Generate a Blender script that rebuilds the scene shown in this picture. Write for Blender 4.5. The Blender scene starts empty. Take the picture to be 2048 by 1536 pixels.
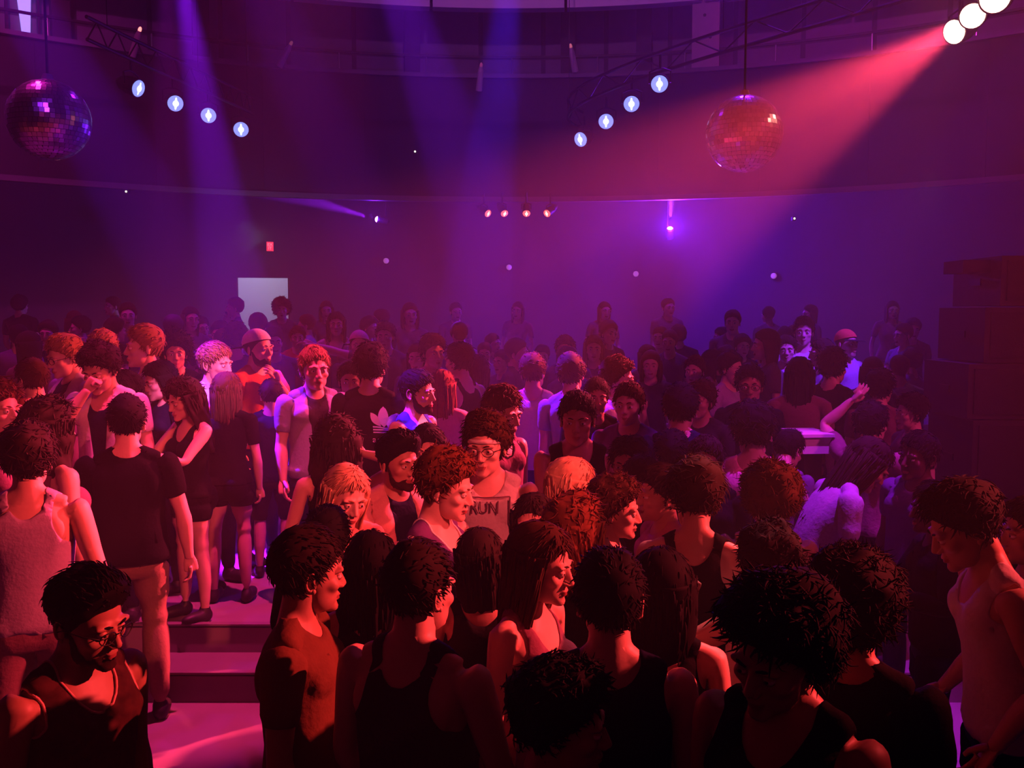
import bpy, math, random
import numpy as np
from mathutils import Vector, Matrix

# ------------------------------------------------------------------ camera, world, exposure, lights
S = bpy.context.scene
COL = S.collection
F = 1847.0                      # focal length in pixels of the 2048 px frame
HY = 630.0                      # picture row of the horizon
CAMZ = 2.3
PITCH = math.atan((768 - HY) / F)
cam_d = bpy.data.cameras.new('camera')
cam = bpy.data.objects.new('camera', cam_d)
COL.objects.link(cam)
cam.location = (0, 0, CAMZ)
cam.rotation_euler = (math.pi / 2 - PITCH, 0, 0)
cam_d.sensor_width = 36
cam_d.lens = F / 2048 * 36
cam_d.clip_start = 0.05
S.camera = cam
S.view_settings.view_transform = 'Standard'
S.view_settings.look = 'None'
S.view_settings.gamma = 1
S.view_settings.use_curve_mapping = False
S.view_settings.exposure = 0.0
S.cycles.max_bounces = 5
S.cycles.diffuse_bounces = 2
S.cycles.glossy_bounces = 3
S.cycles.transmission_bounces = 4
S.cycles.volume_bounces = 0
S.cycles.sample_clamp_indirect = 4
S.cycles.caustics_reflective = False
S.cycles.caustics_refractive = False
world = bpy.data.worlds.new('world')
S.world = world
world.use_nodes = True
world.node_tree.nodes['Background'].inputs[0].default_value = (0.10, 0.0, 0.12, 1)
world.node_tree.nodes['Background'].inputs[1].default_value = 0.0


def ray(px, py):
    """world direction through a picture point, scaled so that its y is 1"""
    u = (px - 1024) / F
    v = (768 - py) / F
    c, s = math.cos(PITCH), math.sin(PITCH)
    y = c + v * s
    z = v * c - s
    return np.array([u / y, 1.0, z / y])


def at(px, py, d):
    p = ray(px, py) * d
    return Vector((p[0], p[1], p[2] + CAMZ))


def spot(name, loc, aim, power, color, angle, blend=0.2, radius=0.04):
    l = bpy.data.lights.new(name, 'SPOT')
    l.energy = power
    l.color = color
    l.spot_size = math.radians(angle)
    l.spot_blend = blend
    l.shadow_soft_size = radius
    o = bpy.data.objects.new(name, l)
    COL.objects.link(o)
    o.location = loc
    o.rotation_euler = (Vector(aim) - Vector(loc)).to_track_quat('-Z', 'Y').to_euler()
    return o


def area(name, loc, aim, power, color, sx, sy):
    l = bpy.data.lights.new(name, 'AREA')
    l.shape = 'RECTANGLE'
    l.size, l.size_y = sx, sy
    l.energy = power
    l.color = color
    o = bpy.data.objects.new(name, l)
    COL.objects.link(o)
    o.location = loc
    o.rotation_euler = (Vector(aim) - Vector(loc)).to_track_quat('-Z', 'Y').to_euler()
    return o


RED = (1.0, 0.055, 0.062)
PINK = (1.0, 0.02, 0.22)
BLUE = (0.10, 0.01, 1.0)
VIOL = (0.30, 0.005, 1.0)
WHITEBLUE = (0.35, 0.4, 1.0)

# lamps on the ring truss, in picture points, at their truss height
TRUSS_Z = 5.2


def on_truss(px, py):
    r = ray(px, py)
    return Vector(tuple(r * ((TRUSS_Z - CAMZ) / r[2]))) + Vector((0, 0, CAMZ))


LEFT_LAMPS = [on_truss(*p) for p in ((277, 177), (351, 207), (417, 231), (482, 259))]
RIGHT_LAMPS = [on_truss(*p) for p in ((1161, 279), (1212, 243), (1263, 208), (1319, 168))]
RED_LAMPS = [on_truss(*p) for p in ((1908, 64), (1945, 32), (1990, -4))]
FAR_RED = [at(px, 427, 16.3) for px in (976, 1009, 1053, 1094)]
SCAN_L, SCAN_R = at(752, 438, 17.6), at(1340, 455, 17.6)

def ahead(a, b, k=.2):
    a, b = Vector(a), Vector(b)
    return a + (b - a).normalized() * k


# the bright red pars at the upper right and the rest of their bar beyond the frame
spot('red_par_light', ahead(RED_LAMPS[1], (-2.2, 4.0, 0.6)), (-2.4, 4.2, 0.8), 20000, (1.0, 0.045, 0.10), 20, 0.6, 0.06)
spot('red_par_light', ahead(RED_LAMPS[0], (-3.6, 6.4, 1.2)), (-3.6, 6.4, 1.4), 9000, RED, 16, 0.35, 0.06)
spot('red_par_light', (6.6, 3.6, 4.8), (-1.5, 2.9, 1.4), 7500, RED, 26, 0.5, 0.06)
spot('red_par_light', (3.6, 6.4, 6.2), at(1440, 1140, 3.2), 2600, (1.0, 0.16, 0.18), 8, 0.4, 0.05)  # narrow spot added to brighten the white top, apart from the bar
# front wash from the bar over the stage behind the camera
spot('red_front_light', (3.8, -1.6, 5.8), (-0.7, 4.5, 1.5), 2900, (1.0, 0.075, 0.085), 15, 0.6, 0.08)
spot('red_front_light', (3.2, -2.2, 5.8), (-3.3, 6.6, 1.7), 1900, (1.0, 0.07, 0.10), 15, 0.6, 0.08)
# blue and violet beams from above
spot('violet_beam_light', at(345, -150, 8.5), at(500, 760, 7.6), 26000, (0.26, 0.005, 1.0), 10, 0.15, 0.05)
spot('violet_beam_light', at(330, -190, 10.5), at(350, 640, 10.5), 5000, (0.55, 0.005, 0.9), 11, 0.3, 0.05)
spot('blue_beam_light', at(1045, -300, 9.5), at(950, 640, 12.0), 30000, (0.07, 0.008, 1.0), 12, 0.2, 0.05)
spot('violet_beam_light', (-4.6, 6.6, 6.6), (-1.55, 6.4, 1.3), 17000, (0.22, 0.006, 1.0), 9, 0.2, 0.04)
spot('violet_beam_light', (-2.4, 5.0, 6.6), (-0.45, 5.8, 1.75), 12000, (0.30, 0.006, 1.0), 7, 0.15, 0.04)
spot('violet_beam_light', (-1.6, 8.6, 6.8), (0.28, 6.35, 1.6), 17000, (0.22, 0.006, 1.0), 9, 0.15, 0.04)
spot('violet_beam_light', (2.4, 4.4, 6.8), (1.75, 5.0, 1.6), 2600, (0.6, 0.02, 1.0), 24, 0.6, 0.04)
spot('violet_beam_light', (5.2, 6.0, 6.6), (2.95, 9.2, 1.6), 4200, (0.22, 0.02, 1.0), 12, 0.3, 0.04)
spot('pink_beam_light', (0.6, 1.2, 5.8), (-2.05, 6.3, 1.9), 5200, (1.0, 0.16, 0.62), 6, 0.3, 0.04)
spot('pink_beam_light', (-0.8, 5.2, 6.6), (-2.1, 5.8, 0.2), 3000, (1.0, 0.03, 0.22), 26, 0.5, 0.04)
# scanners under the balcony
spot('scanner_light', ahead(SCAN_L, at(548, 380, 17.2), .14), at(548, 380, 17.2), 24000, (0.30, 0.01, 1.0), 14, 0.5, 0.03)
spot('scanner_light', ahead(SCAN_R, at(1345, 330, 17.3), .14), at(1345, 330, 17.3), 26000, (0.6, 0.06, 1.0), 18, 0.6, 0.03)
for nm, pos, e in (('scanner_spill', SCAN_R, 900), ('scanner_spill', SCAN_L, 40)):
    pl_ = bpy.data.lights.new(nm, 'POINT')
    pl_.energy = e
    pl_.color = (0.16, 0.01, 1.0)
    pl_.shadow_soft_size = .05
    po_ = bpy.data.objects.new(nm, pl_)
    COL.objects.link(po_)
    po_.location = pos + Vector((0, -.2, .0))
# wide fill lights without fixtures, added to tint the haze and gallery
spot('violet_haze_fill', (3.2, 12.6, 9.0), (2.2, 10.5, 0), 1900, (0.20, 0.008, 1.0), 84, 1.0, .1)
spot('violet_haze_fill', (-1.6, 12.0, 9.0), (-1.6, 10.0, 0), 900, (0.30, 0.01, 0.9), 80, 1.0, .1)
spot('magenta_haze_fill', (-6.0, 9.5, 9.0), (-5.2, 8.0, 0), 1500, (0.75, 0.01, 0.45), 84, 1.0, .1)
spot('gallery_fill', (0, 9.0, 4.4), (0, 17.0, 8.0), 200, (0.18, 0.02, 1.0), 100, 1.0, .1)  # gallery fills added to brighten the panels and trim
spot('gallery_fill', (-5.0, 6.0, 9.2), (-9.0, 12.5, 7.0), 3600, (0.75, 0.04, 0.55), 60, 1.0, .1)
spot('gallery_fill', (2.0, 7.0, 9.2), (6.5, 15.0, 7.4), 2000, (0.75, 0.04, 0.6), 50, 1.0, .1)
spot('gallery_fill', (0, 8.5, 9.0), (0.4, 16.5, 7.6), 700, (0.8, 0.15, 0.9), 60, 1.0, .1)
spot('ball_fill', (-2.6, 2.5, 6.8), at(98, 240, 8.6), 700, (0.35, 0.02, 1.0), 7, .3, .12)  # added spot that only brightens the left mirror ball
spot('magenta_side_fill', (5.6, 1.2, 6.2), (2.5, 5.6, 1.4), 950, (1.0, 0.04, 0.30), 38, 0.8, .1)  # added soft fill lifting the dark crowd on the right
area('stage_fill', (0, -4, 5.0), (0, 5, 1.0), 9, (1.0, 0.04, 0.10), 8, 1)  # weak overall fill added behind the camera
HAZE = 0.0105

# ------------------------------------------------------------------ materials
def mat(name, color, rough=0.6, metal=0.0, emit=None, strength=0.0, noise=None, bump=0.0, scale=30.0, spec=0.4):
    m = bpy.data.materials.new(name)
    m.use_nodes = True
    nt = m.node_tree
    b = nt.nodes['Principled BSDF']
    b.inputs['Base Color'].default_value = (*color, 1)
    b.inputs['Roughness'].default_value = rough
    b.inputs['Metallic'].default_value = metal
    b.inputs['Specular IOR Level'].default_value = spec
    if emit:
        b.inputs['Emission Color'].default_value = (*emit, 1)
        b.inputs['Emission Strength'].default_value = strength
    if noise is not None or bump:
        tc = nt.nodes.new('ShaderNodeTexCoord')
        n = nt.nodes.new('ShaderNodeTexNoise')
        n.inputs['Scale'].default_value = scale
        n.inputs['Detail'].default_value = 3
        nt.links.new(tc.outputs['Object'], n.inputs['Vector'])
        if noise is not None:
            mx = nt.nodes.new('ShaderNodeMix')
            mx.data_type = 'RGBA'
            mx.inputs['A'].default_value = (*color, 1)
            mx.inputs['B'].default_value = (*noise, 1)
            nt.links.new(n.outputs['Fac'], mx.inputs['Factor'])
            nt.links.new(mx.outputs['Result'], b.inputs['Base Color'])
        if bump:
            bp = nt.nodes.new('ShaderNodeBump')
            bp.inputs['Strength'].default_value = bump
            bp.inputs['Distance'].default_value = 0.01
            nt.links.new(n.outputs['Fac'], bp.inputs['Height'])
            nt.links.new(bp.outputs['Normal'], b.inputs['Normal'])
    return m


MC = {}


def cloth(key):
    """cloth colours by name"""
    if key in MC:
        return MC[key]
    tab = {
        'black': (0.004, 0.004, 0.005), 'navy': (0.006, 0.009, 0.035), 'charcoal': (0.02, 0.02, 0.024),
        'grey': (0.22, 0.22, 0.24), 'white': (0.75, 0.74, 0.74), 'offwhite': (0.55, 0.52, 0.52),
        'purple': (0.12, 0.05, 0.2), 'maroon': (0.24, 0.10, 0.16), 'blue': (0.05, 0.08, 0.75),
        'brown': (0.16, 0.07, 0.035), 'salmon': (0.62, 0.34, 0.3), 'orange': (0.62, 0.15, 0.06),
        'bluegrey': (0.28, 0.3, 0.42), 'pink': (0.7, 0.35, 0.45), 'denim': (0.05, 0.07, 0.14),
        'khaki': (0.25, 0.18, 0.11), 'lavender': (0.42, 0.34, 0.55), 'red': (0.5, 0.04, 0.04),
        'teal': (0.03, 0.12, 0.2), 'dim': (0.10, 0.08, 0.11),
    }
    MC[key] = mat('cloth_' + key, tab[key], 0.85, noise=tuple(c * 0.8 for c in tab[key]), bump=0.25, scale=60, spec=0.06)
    return MC[key]


SKIN = {k: mat('skin_' + k, c, 0.5, noise=tuple(x * 0.86 for x in c), bump=0.06, scale=40, spec=0.4) for k, c in
        {'fair': (0.66, 0.42, 0.33), 'tan': (0.46, 0.26, 0.18), 'olive': (0.36, 0.19, 0.125), 'dark': (0.12, 0.055, 0.035)}.items()}
LIP = mat('lips', (0.36, 0.10, 0.09), 0.4)
EYEW = mat('eye_white', (0.75, 0.73, 0.7), 0.25)
IRIS = mat('iris', (0.02, 0.012, 0.01), 0.15)
HAIRC = {k: mat('hair_' + k, c, 0.8, noise=tuple(x * 0.5 for x in c), scale=55, spec=0.12) for k, c in
         {'black': (0.006, 0.005, 0.006), 'dark': (0.028, 0.018, 0.015), 'brown': (0.07, 0.032, 0.016),
          'auburn': (0.16, 0.055, 0.022), 'light': (0.34, 0.19, 0.09), 'blonde': (0.68, 0.46, 0.26), 'grey': (0.3, 0.28, 0.27)}.items()}
BEARD = mat('beard_hair', (0.045, 0.022, 0.016), 0.8, noise=(0.02, 0.01, 0.008), scale=120, spec=0.1)
SHOE_D = mat('shoe_dark', (0.02, 0.02, 0.022), 0.5)
SHOE_W = mat('shoe_white', (0.6, 0.6, 0.6), 0.5)
BLACKMETAL = mat('black_metal', (0.008, 0.008, 0.009), 0.55, 0.3)
STEEL = mat('steel', (0.35, 0.35, 0.37), 0.4, 0.9)


# ------------------------------------------------------------------ mesh helpers
def mesh_np(name, V, Fc, mats, fm=None, smooth=True):
    """V (n,3), Fc a list of arrays (tris / quads) or one array"""
    if isinstance(Fc, np.ndarray):
        Fc = [Fc]
    Fc = [f for f in Fc if len(f)]
    me = bpy.data.meshes.new(name)
    V = np.asarray(V, dtype=np.float32)
    me.vertices.add(len(V))
    me.vertices.foreach_set('co', V.ravel())
    nl = sum(f.size for f in Fc)
    nf = sum(len(f) for f in Fc)
    me.loops.add(nl)
    me.loops.foreach_set('vertex_index', np.concatenate([f.ravel() for f in Fc]).astype(np.int32))
    me.polygons.add(nf)
    tot = np.concatenate([np.full(len(f), f.shape[1]) for f in Fc]).astype(np.int32)
    st = np.concatenate([[0], np.cumsum(tot)[:-1]]).astype(np.int32)
    me.polygons.foreach_set('loop_start', st)
    if fm is not None:
        me.polygons.foreach_set('material_index', np.asarray(fm, dtype=np.int32))
    for m in (mats if isinstance(mats, (list, tuple)) else [mats]):
        me.materials.append(m)
    me.polygons.foreach_set('use_smooth', np.full(nf, smooth))
    me.update(calc_edges=True)
    me.validate()
    return me


def link(name, me, parent=None, loc=None):
    o = bpy.data.objects.new(name, me)
    COL.objects.link(o)
    if parent is not None:
        o.parent = parent
    if loc is not None:
        o.location = loc
    return o


def tag(o, label=None, cat=None, group=None, kind=None):
    if label:
        o['label'] = label
    if cat:
        o['category'] = cat
    if group:
        o['group'] = group
    if kind:
        o['kind'] = kind
    return o


class MB:
    """collects simple shapes into one mesh"""
    def __init__(self):
        self.V, self.Q, self.T, self.n = [], [], [], 0

    def add(self, V, quads=(), tris=()):
        V = np.asarray(V, float)
        self.V.append(V)
        if len(quads):
            self.Q.append(np.asarray(quads, int) + self.n)
        if len(tris):
            self.T.append(np.asarray(tris, int) + self.n)
        self.n += len(V)
        return self

    def box(self, c, s, rz=0.0, M=None):
        x, y, z = [k / 2 for k in s]
        V = np.array([[-x, -y, -z], [x, -y, -z], [x, y, -z], [-x, y, -z], [-x, -y, z], [x, -y, z], [x, y, z], [-x, y, z]])
        if rz:
            cr, sr = math.cos(rz), math.sin(rz)
            V = V @ np.array([[cr, sr, 0], [-sr, cr, 0], [0, 0, 1]])
        if M is not None:
            V = V @ np.array(M).T
        return self.add(V + np.array(c), [[0, 3, 2, 1], [4, 5, 6, 7], [0, 1, 5, 4], [1, 2, 6, 5], [2, 3, 7, 6], [3, 0, 4, 7]])

    def tube(self, P, R, n=8, flat=1.0, up=(0, 0, 1), caps=True):
        """tube through points P with radii R; flat squashes along the frame's second axis"""
        P = np.asarray(P, float)
        R = np.broadcast_to(np.asarray(R, float), (len(P),))
        T = np.gradient(P, axis=0)
        T /= np.linalg.norm(T, axis=1)[:, None] + 1e-9
        a = np.cross(T, np.array(up, float))
        bad = np.linalg.norm(a, axis=1) < 1e-3
        a[bad] = np.cross(T[bad], np.array([1.0, 0, 0]))
        a /= np.linalg.norm(a, axis=1)[:, None] + 1e-9
        b = np.cross(T, a)
        th = np.arange(n) / n * 2 * math.pi
        V = (P[:, None] + R[:, None, None] * (np.cos(th)[None, :, None] * a[:, None] + flat * np.sin(th)[None, :, None] * b[:, None])).reshape(-1, 3)
        Q, Tr = [], []
        m = len(P)
        for i in range(m - 1):
            for j in range(n):
                k = (j + 1) % n
                Q.append([i * n + j, i * n + k, (i + 1) * n + k, (i + 1) * n + j])
        if caps:
            V = np.vstack([V, P[:1], P[-1:]])
            for j in range(n):
                k = (j + 1) % n
                Tr.append([m * n, k, j])
                Tr.append([m * n + 1, (m - 1) * n + j, (m - 1) * n + k])
        return self.add(V, Q, Tr)

    def ell(self, c, r, nu=14, nv=9, M=None):
        th = np.arange(nu) / nu * 2 * math.pi
        ph = (np.arange(1, nv) / nv - 0.5) * math.pi
        V = [[0, 0, -1]]
        for p in ph:
            for t in th:
                V.append([math.cos(p) * math.cos(t), math.cos(p) * math.sin(t), math.sin(p)])
        V.append([0, 0, 1])
        V = np.array(V) * np.array(r)
        if M is not None:
            V = V @ np.array(M).T
        Q, T = [], []
        for i in range(nv - 2):
            for j in range(nu):
                k = (j + 1) % nu
                Q.append([1 + i * nu + j, 1 + i * nu + k, 1 + (i + 1) * nu + k, 1 + (i + 1) * nu + j])
        last = len(V) - 1
        for j in range(nu):
            k = (j + 1) % nu
            T.append([0, 1 + k, 1 + j])
            T.append([last, 1 + (nv - 2) * nu + j, 1 + (nv - 2) * nu + k])
        return self.add(V + np.array(c), Q, T)

    def rings(self, C, RX, RY, n=28, e=2.3):
        """stack of level superellipse rings, closed at both ends"""
        th = np.arange(n) / n * 2 * math.pi
        cx, sy = np.cos(th), np.sin(th)
        ex = np.sign(cx) * np.abs(cx) ** (2 / e)
        ey = np.sign(sy) * np.abs(sy) ** (2 / e)
        V, Q, T = [], [], []
        for c, rx, ry in zip(C, RX, RY):
            V += [[c[0] + rx * a, c[1] + ry * b, c[2]] for a, b in zip(ex, ey)]
        m = len(C)
        for i in range(m - 1):
            for j in range(n):
                k = (j + 1) % n
                Q.append([i * n + j, i * n + k, (i + 1) * n + k, (i + 1) * n + j])
        V += [list(C[0]), list(C[-1])]
        for j in range(n):
            k = (j + 1) % n
            T.append([m * n, k, j])
            T.append([m * n + 1, (m - 1) * n + j, (m - 1) * n + k])
        return self.add(V, Q, T)

    def mesh(self, name, mats, smooth=False):
        V = np.vstack(self.V)
        fs = []
        if self.Q:
            fs.append(np.vstack(self.Q))
        if self.T:
            fs.append(np.vstack(self.T))
        return mesh_np(name, V, fs, mats, smooth=smooth)

    def obj(self, name, m, parent=None, smooth=False, loc=None):
        return link(name, self.mesh(name, m, smooth), parent, loc)


def remeshed(mb, voxel, iters, target):
    """one continuous skin grown over overlapping closed shapes; returns verts, tris"""
    me = mb.mesh('tmp', SKIN['fair'])
    o = link('tmp', me)
    r = o.modifiers.new('r', 'REMESH')
    r.mode = 'VOXEL'
    r.voxel_size = voxel
    r.adaptivity = 0
    s = o.modifiers.new('s', 'SMOOTH')
    s.factor = 0.5
    s.iterations = iters
    dg = bpy.context.evaluated_depsgraph_get()
    dg.update()
    e = o.evaluated_get(dg)
    n = sum(len(p.vertices) - 2 for p in e.data.polygons)
    if target < n:
        d = o.modifiers.new('d', 'DECIMATE')
        d.ratio = target / n
        dg = bpy.context.evaluated_depsgraph_get()
        dg.update()
        e = o.evaluated_get(dg)
    m2 = e.to_mesh()
    m2.calc_loop_triangles()
    V = np.zeros(len(m2.vertices) * 3)
    m2.vertices.foreach_get('co', V)
    T = np.zeros(len(m2.loop_triangles) * 3, dtype=np.int32)
    m2.loop_triangles.foreach_get('vertices', T)
    e.to_mesh_clear()
    bpy.data.objects.remove(o)
    bpy.data.meshes.remove(me)
    return V.reshape(-1, 3), T.reshape(-1, 3).astype(int)


def vnormals(V, T):
    n = np.cross(V[T[:, 1]] - V[T[:, 0]], V[T[:, 2]] - V[T[:, 0]])
    N = np.zeros_like(V)
    for k in range(3):
        np.add.at(N, T[:, k], n)
    return N / (np.linalg.norm(N, axis=1)[:, None] + 1e-12)


def wobble(P, freq, seed, amp=1.0, oct=3):
    """cheap smooth noise, about -1..1"""
    rs = np.random.RandomState(seed)
    out = np.zeros(len(P))
    a, tot = 1.0, 0.0
    for _ in range(oct):
        for _ in range(3):
            k = rs.normal(size=3)
            k *= freq / (np.linalg.norm(k) + 1e-9)
            out += a * np.sin(P @ k + rs.uniform(0, 6.28))
        tot += 1.6 * a
        a *= 0.55
        freq *= 1.9
    return out / tot * amp


def clip(T, f):
    """cut a triangle mesh where f falls below 0: returns new tris and (i, j, t) rows that blend old vertices into the new ones"""
    pos = f > 0
    cnt = pos[T].sum(1)
    full = T[cnt == 3]
    part = T[(cnt == 1) | (cnt == 2)]
    n = len(f)
    extra, idx, tris = [], {}, []

    def cut(a, b):
        key = (a, b) if a < b else (b, a)
        if key not in idx:
            a2, b2 = key
            t = f[a2] / (f[a2] - f[b2])
            idx[key] = n + len(extra)
            extra.append((a2, b2, t))
        return idx[key]
    for tri in part.tolist():
        p = [pos[v] for v in tri]
        k = sum(p)
        if k == 1:
            i = p.index(True)
            a, b, c = tri[i], tri[(i + 1) % 3], tri[(i + 2) % 3]
            tris.append((a, cut(a, b), cut(a, c)))
        else:
            i = p.index(False)
            a, b, c = tri[i], tri[(i + 1) % 3], tri[(i + 2) % 3]
            ab, ac = cut(a, b), cut(a, c)
            tris.append((ab, b, c))
            tris.append((ab, c, ac))
    allT = np.vstack([full, np.array(tris, int).reshape(-1, 3)])
    base = np.column_stack([np.arange(n), np.arange(n), np.zeros(n)])
    B = np.vstack([base, np.array(extra, float).reshape(-1, 3)])
    used = np.unique(allT)
    remap = np.full(len(B), -1)
    remap[used] = np.arange(len(used))
    return remap[allT], B[used]


def blend(A, B):
    i, j, t = B[:, 0].astype(int), B[:, 1].astype(int), B[:, 2]
    if A.ndim > 1:
        t = t[:, None]
    return A[i] * (1 - t) + A[j] * t


def boundary(T):
    e = np.vstack([T[:, [0, 1]], T[:, [1, 2]], T[:, [2, 0]]])
    es = np.sort(e, axis=1)
    _, inv, c = np.unique(es, axis=0, return_inverse=True, return_counts=True)
    return e[c[inv.ravel()] == 1]


# ------------------------------------------------------------------ the human figure: rest shapes
# A figure of 1.75 m faces -y, its left side is +x.
def sd_ell(P, c, r):
    q = (P - np.array(c)) / np.array(r)
    k0 = np.linalg.norm(q, axis=1)
    k1 = np.linalg.norm(q / np.array(r), axis=1) + 1e-9
    return k0 * (k0 - 1) / k1


def smin(a, b, k):
    h = np.clip(0.5 + 0.5 * (b - a) / k, 0, 1)
    return b * (1 - h) + a * h - k * h * (1 - h)


def smax(a, b, k):
    return -smin(-a, -b, k)


def sd_head(P, fem):
    A = P.copy()
    A[:, 0] = np.abs(A[:, 0])
    w = 0.93 if fem else 1.0
    d = sd_ell(A, (0, .014, .036), (.074, .094, .086))
    d = smin(d, sd_ell(A, (0, -.030, -.028), (.060 * w, .058, .080)), .03)
    d = smin(d, sd_ell(A, (0, -.030, -.068), (.054 * w, .050, .042)), .02)
    d = smin(d, sd_ell(A, (0, -.075, -.098), (.024 * w, .019, .016)), .018)
    d = smin(d, sd_ell(A, (.042, -.060, -.024), (.022, .02, .018)), .014)
    d = smin(d, sd_ell(A, (.028, -.080, .020), (.030, .013, .008 if fem else .010)), .012)
    d = smax(d, -sd_ell(A, (.031, -.103, -.001), (.021, .019, .0125)), .010)
    for t in (0, .33, .66, 1):
        d = smin(d, sd_ell(A, (0, -.086 - .018 * t, .004 - .035 * t), (.008 + .003 * t, .010 + .002 * t, .011)), .008)
    d = smin(d, sd_ell(A, (.012, -.097, -.036), (.008, .010, .007)), .005)
    d = smin(d, sd_ell(A, (0, -.087, -.060), (.021, .011, .006)), .005)
    d = smin(d, sd_ell(A, (0, -.086, -.072), (.018, .011, .0065)), .004)
    return d


HC = np.array([0, -.012, -.004])           # centre the head's rays leave from


def head_dirs(nu, nv):
    """directions, denser over the face; columns go round, rows go up"""
    u = np.arange(nu) / nu * 2 * math.pi
    u = u - 0.45 * np.sin(u)               # 0 = front
    v = np.linspace(-1, 1, nv + 1)[1:-1]
    v = (v * 0.75 + 0.25 * v ** 3) * math.pi / 2
    D = [[0, 0, -1]]
    for b in v:
        for a in u:
            D.append([math.cos(b) * math.sin(a), -math.cos(b) * math.cos(a), math.sin(b)])
    D.append([0, 0, 1])
    T = []
    m = nv - 1
    for i in range(m - 1):
        for j in range(nu):
            k = (j + 1) % nu
            a, b, c, d = 1 + i * nu + j, 1 + i * nu + k, 1 + (i + 1) * nu + k, 1 + (i + 1) * nu + j
            T += [[a, b, c], [a, c, d]]
    last = 1 + m * nu
    for j in range(nu):
        k = (j + 1) % nu
        T += [[0, 1 + k, 1 + j], [last, last - nu + j, last - nu + k]]
    return np.array(D, float), np.array(T)


def head_surf(D, fem):
    lo, hi = np.full(len(D), .02), np.full(len(D), .2)
    for _ in range(22):
        mid = (lo + hi) / 2
        ins = sd_head(HC + D * mid[:, None], fem) < 0
        lo = np.where(ins, mid, lo)
        hi = np.where(ins, hi, mid)
    return HC + D * lo[:, None]


def hand_shape(kind, side):
    """hand at the origin, fingers towards -z, palm towards the body, thumb towards -y; radii as an adult's"""
    mb = MB()
    s = side
    mb.tube([[0, 0, .02], [0, 0, -.01], [0, -.002, -.04], [0, -.002, -.085], [0, -.001, -.095]], [.024, .028, .038, .040, .034], 14, 0.42, up=(0, 1, 0))
    curl = {'relaxed': (18, 28, 22), 'fist': (75, 85, 55), 'flat': (4, 6, 4), 'grip': (48, 60, 35)}[kind]
    lens = [(.040, .024, .020), (.045, .028, .021), (.041, .026, .020), (.032, .020, .018)]
    for i, L in enumerate(lens):
        y = -.029 + i * .0195
        p = np.array([0, y, -.088])
        ang = 0
        P, R = [p + np.array([0, 0, .03])], [.0095]
        P.append(p)
        R.append(.0095 - .0006 * i)
        for k in range(3):
            ang += math.radians(curl[k] * (1 + .08 * i))
            spread = (-.09 + .06 * i)
            dv = np.array([-s * math.sin(ang), spread * math.cos(ang), -math.cos(ang)])
            p = p + dv / np.linalg.norm(dv) * L[k]
            P.append(p)
            R.append((.0082, .0075, .0062)[k] - .0005 * (i == 3))
        mb.tube(P, R, 8, 1.0, up=(0, 1, 0.01))
    tw = 0.5 if kind in ('fist', 'grip') else 0.2
    P = [[0, -.018, -.012], [-s * .008, -.036, -.038], [-s * (.012 + .02 * tw), -.050, -.062], [-s * (.014 + .05 * tw), -.052 + .012 * tw, -.086]]
    mb.tube(P, [.014, .0135, .0105, .0085], 8, up=(1, 0, 0))
    return mb


JT = {'pelvis': (0, 0, .95), 'spine': (0, .01, 1.04), 'chest': (0, .015, 1.20), 'neck': (0, .02, 1.47), 'head': (0, .005, 1.555),
      'ua_L': (.185, .02, 1.42), 'fa_L': (.385, .02, 1.22), 'ha_L': (.565, .005, 1.04),
      'th_L': (.09, 0, .92), 'sh_L': (.105, -.01, .50), 'ft_L': (.11, .02, .085)}
for k in list(JT):
    if k.endswith('_L'):
        JT[k[:-1] + 'R'] = (-JT[k][0],) + JT[k][1:]
JT = {k: np.array(v) for k, v in JT.items()}
PAR = {'pelvis': None, 'spine': 'pelvis', 'chest': 'spine', 'neck': 'chest', 'head': 'neck'}
for sd in 'LR':
    PAR.update({'ua_' + sd: 'chest', 'fa_' + sd: 'ua_' + sd, 'ha_' + sd: 'fa_' + sd,
                'th_' + sd: 'pelvis', 'sh_' + sd: 'th_' + sd, 'ft_' + sd: 'sh_' + sd})
BONES = list(PAR)
BI = {b: i for i, b in enumerate(BONES)}
ADIR = {s: (JT['fa_' + s] - JT['ua_' + s]) / np.linalg.norm(JT['fa_' + s] - JT['ua_' + s]) for s in 'LR'}


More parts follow.
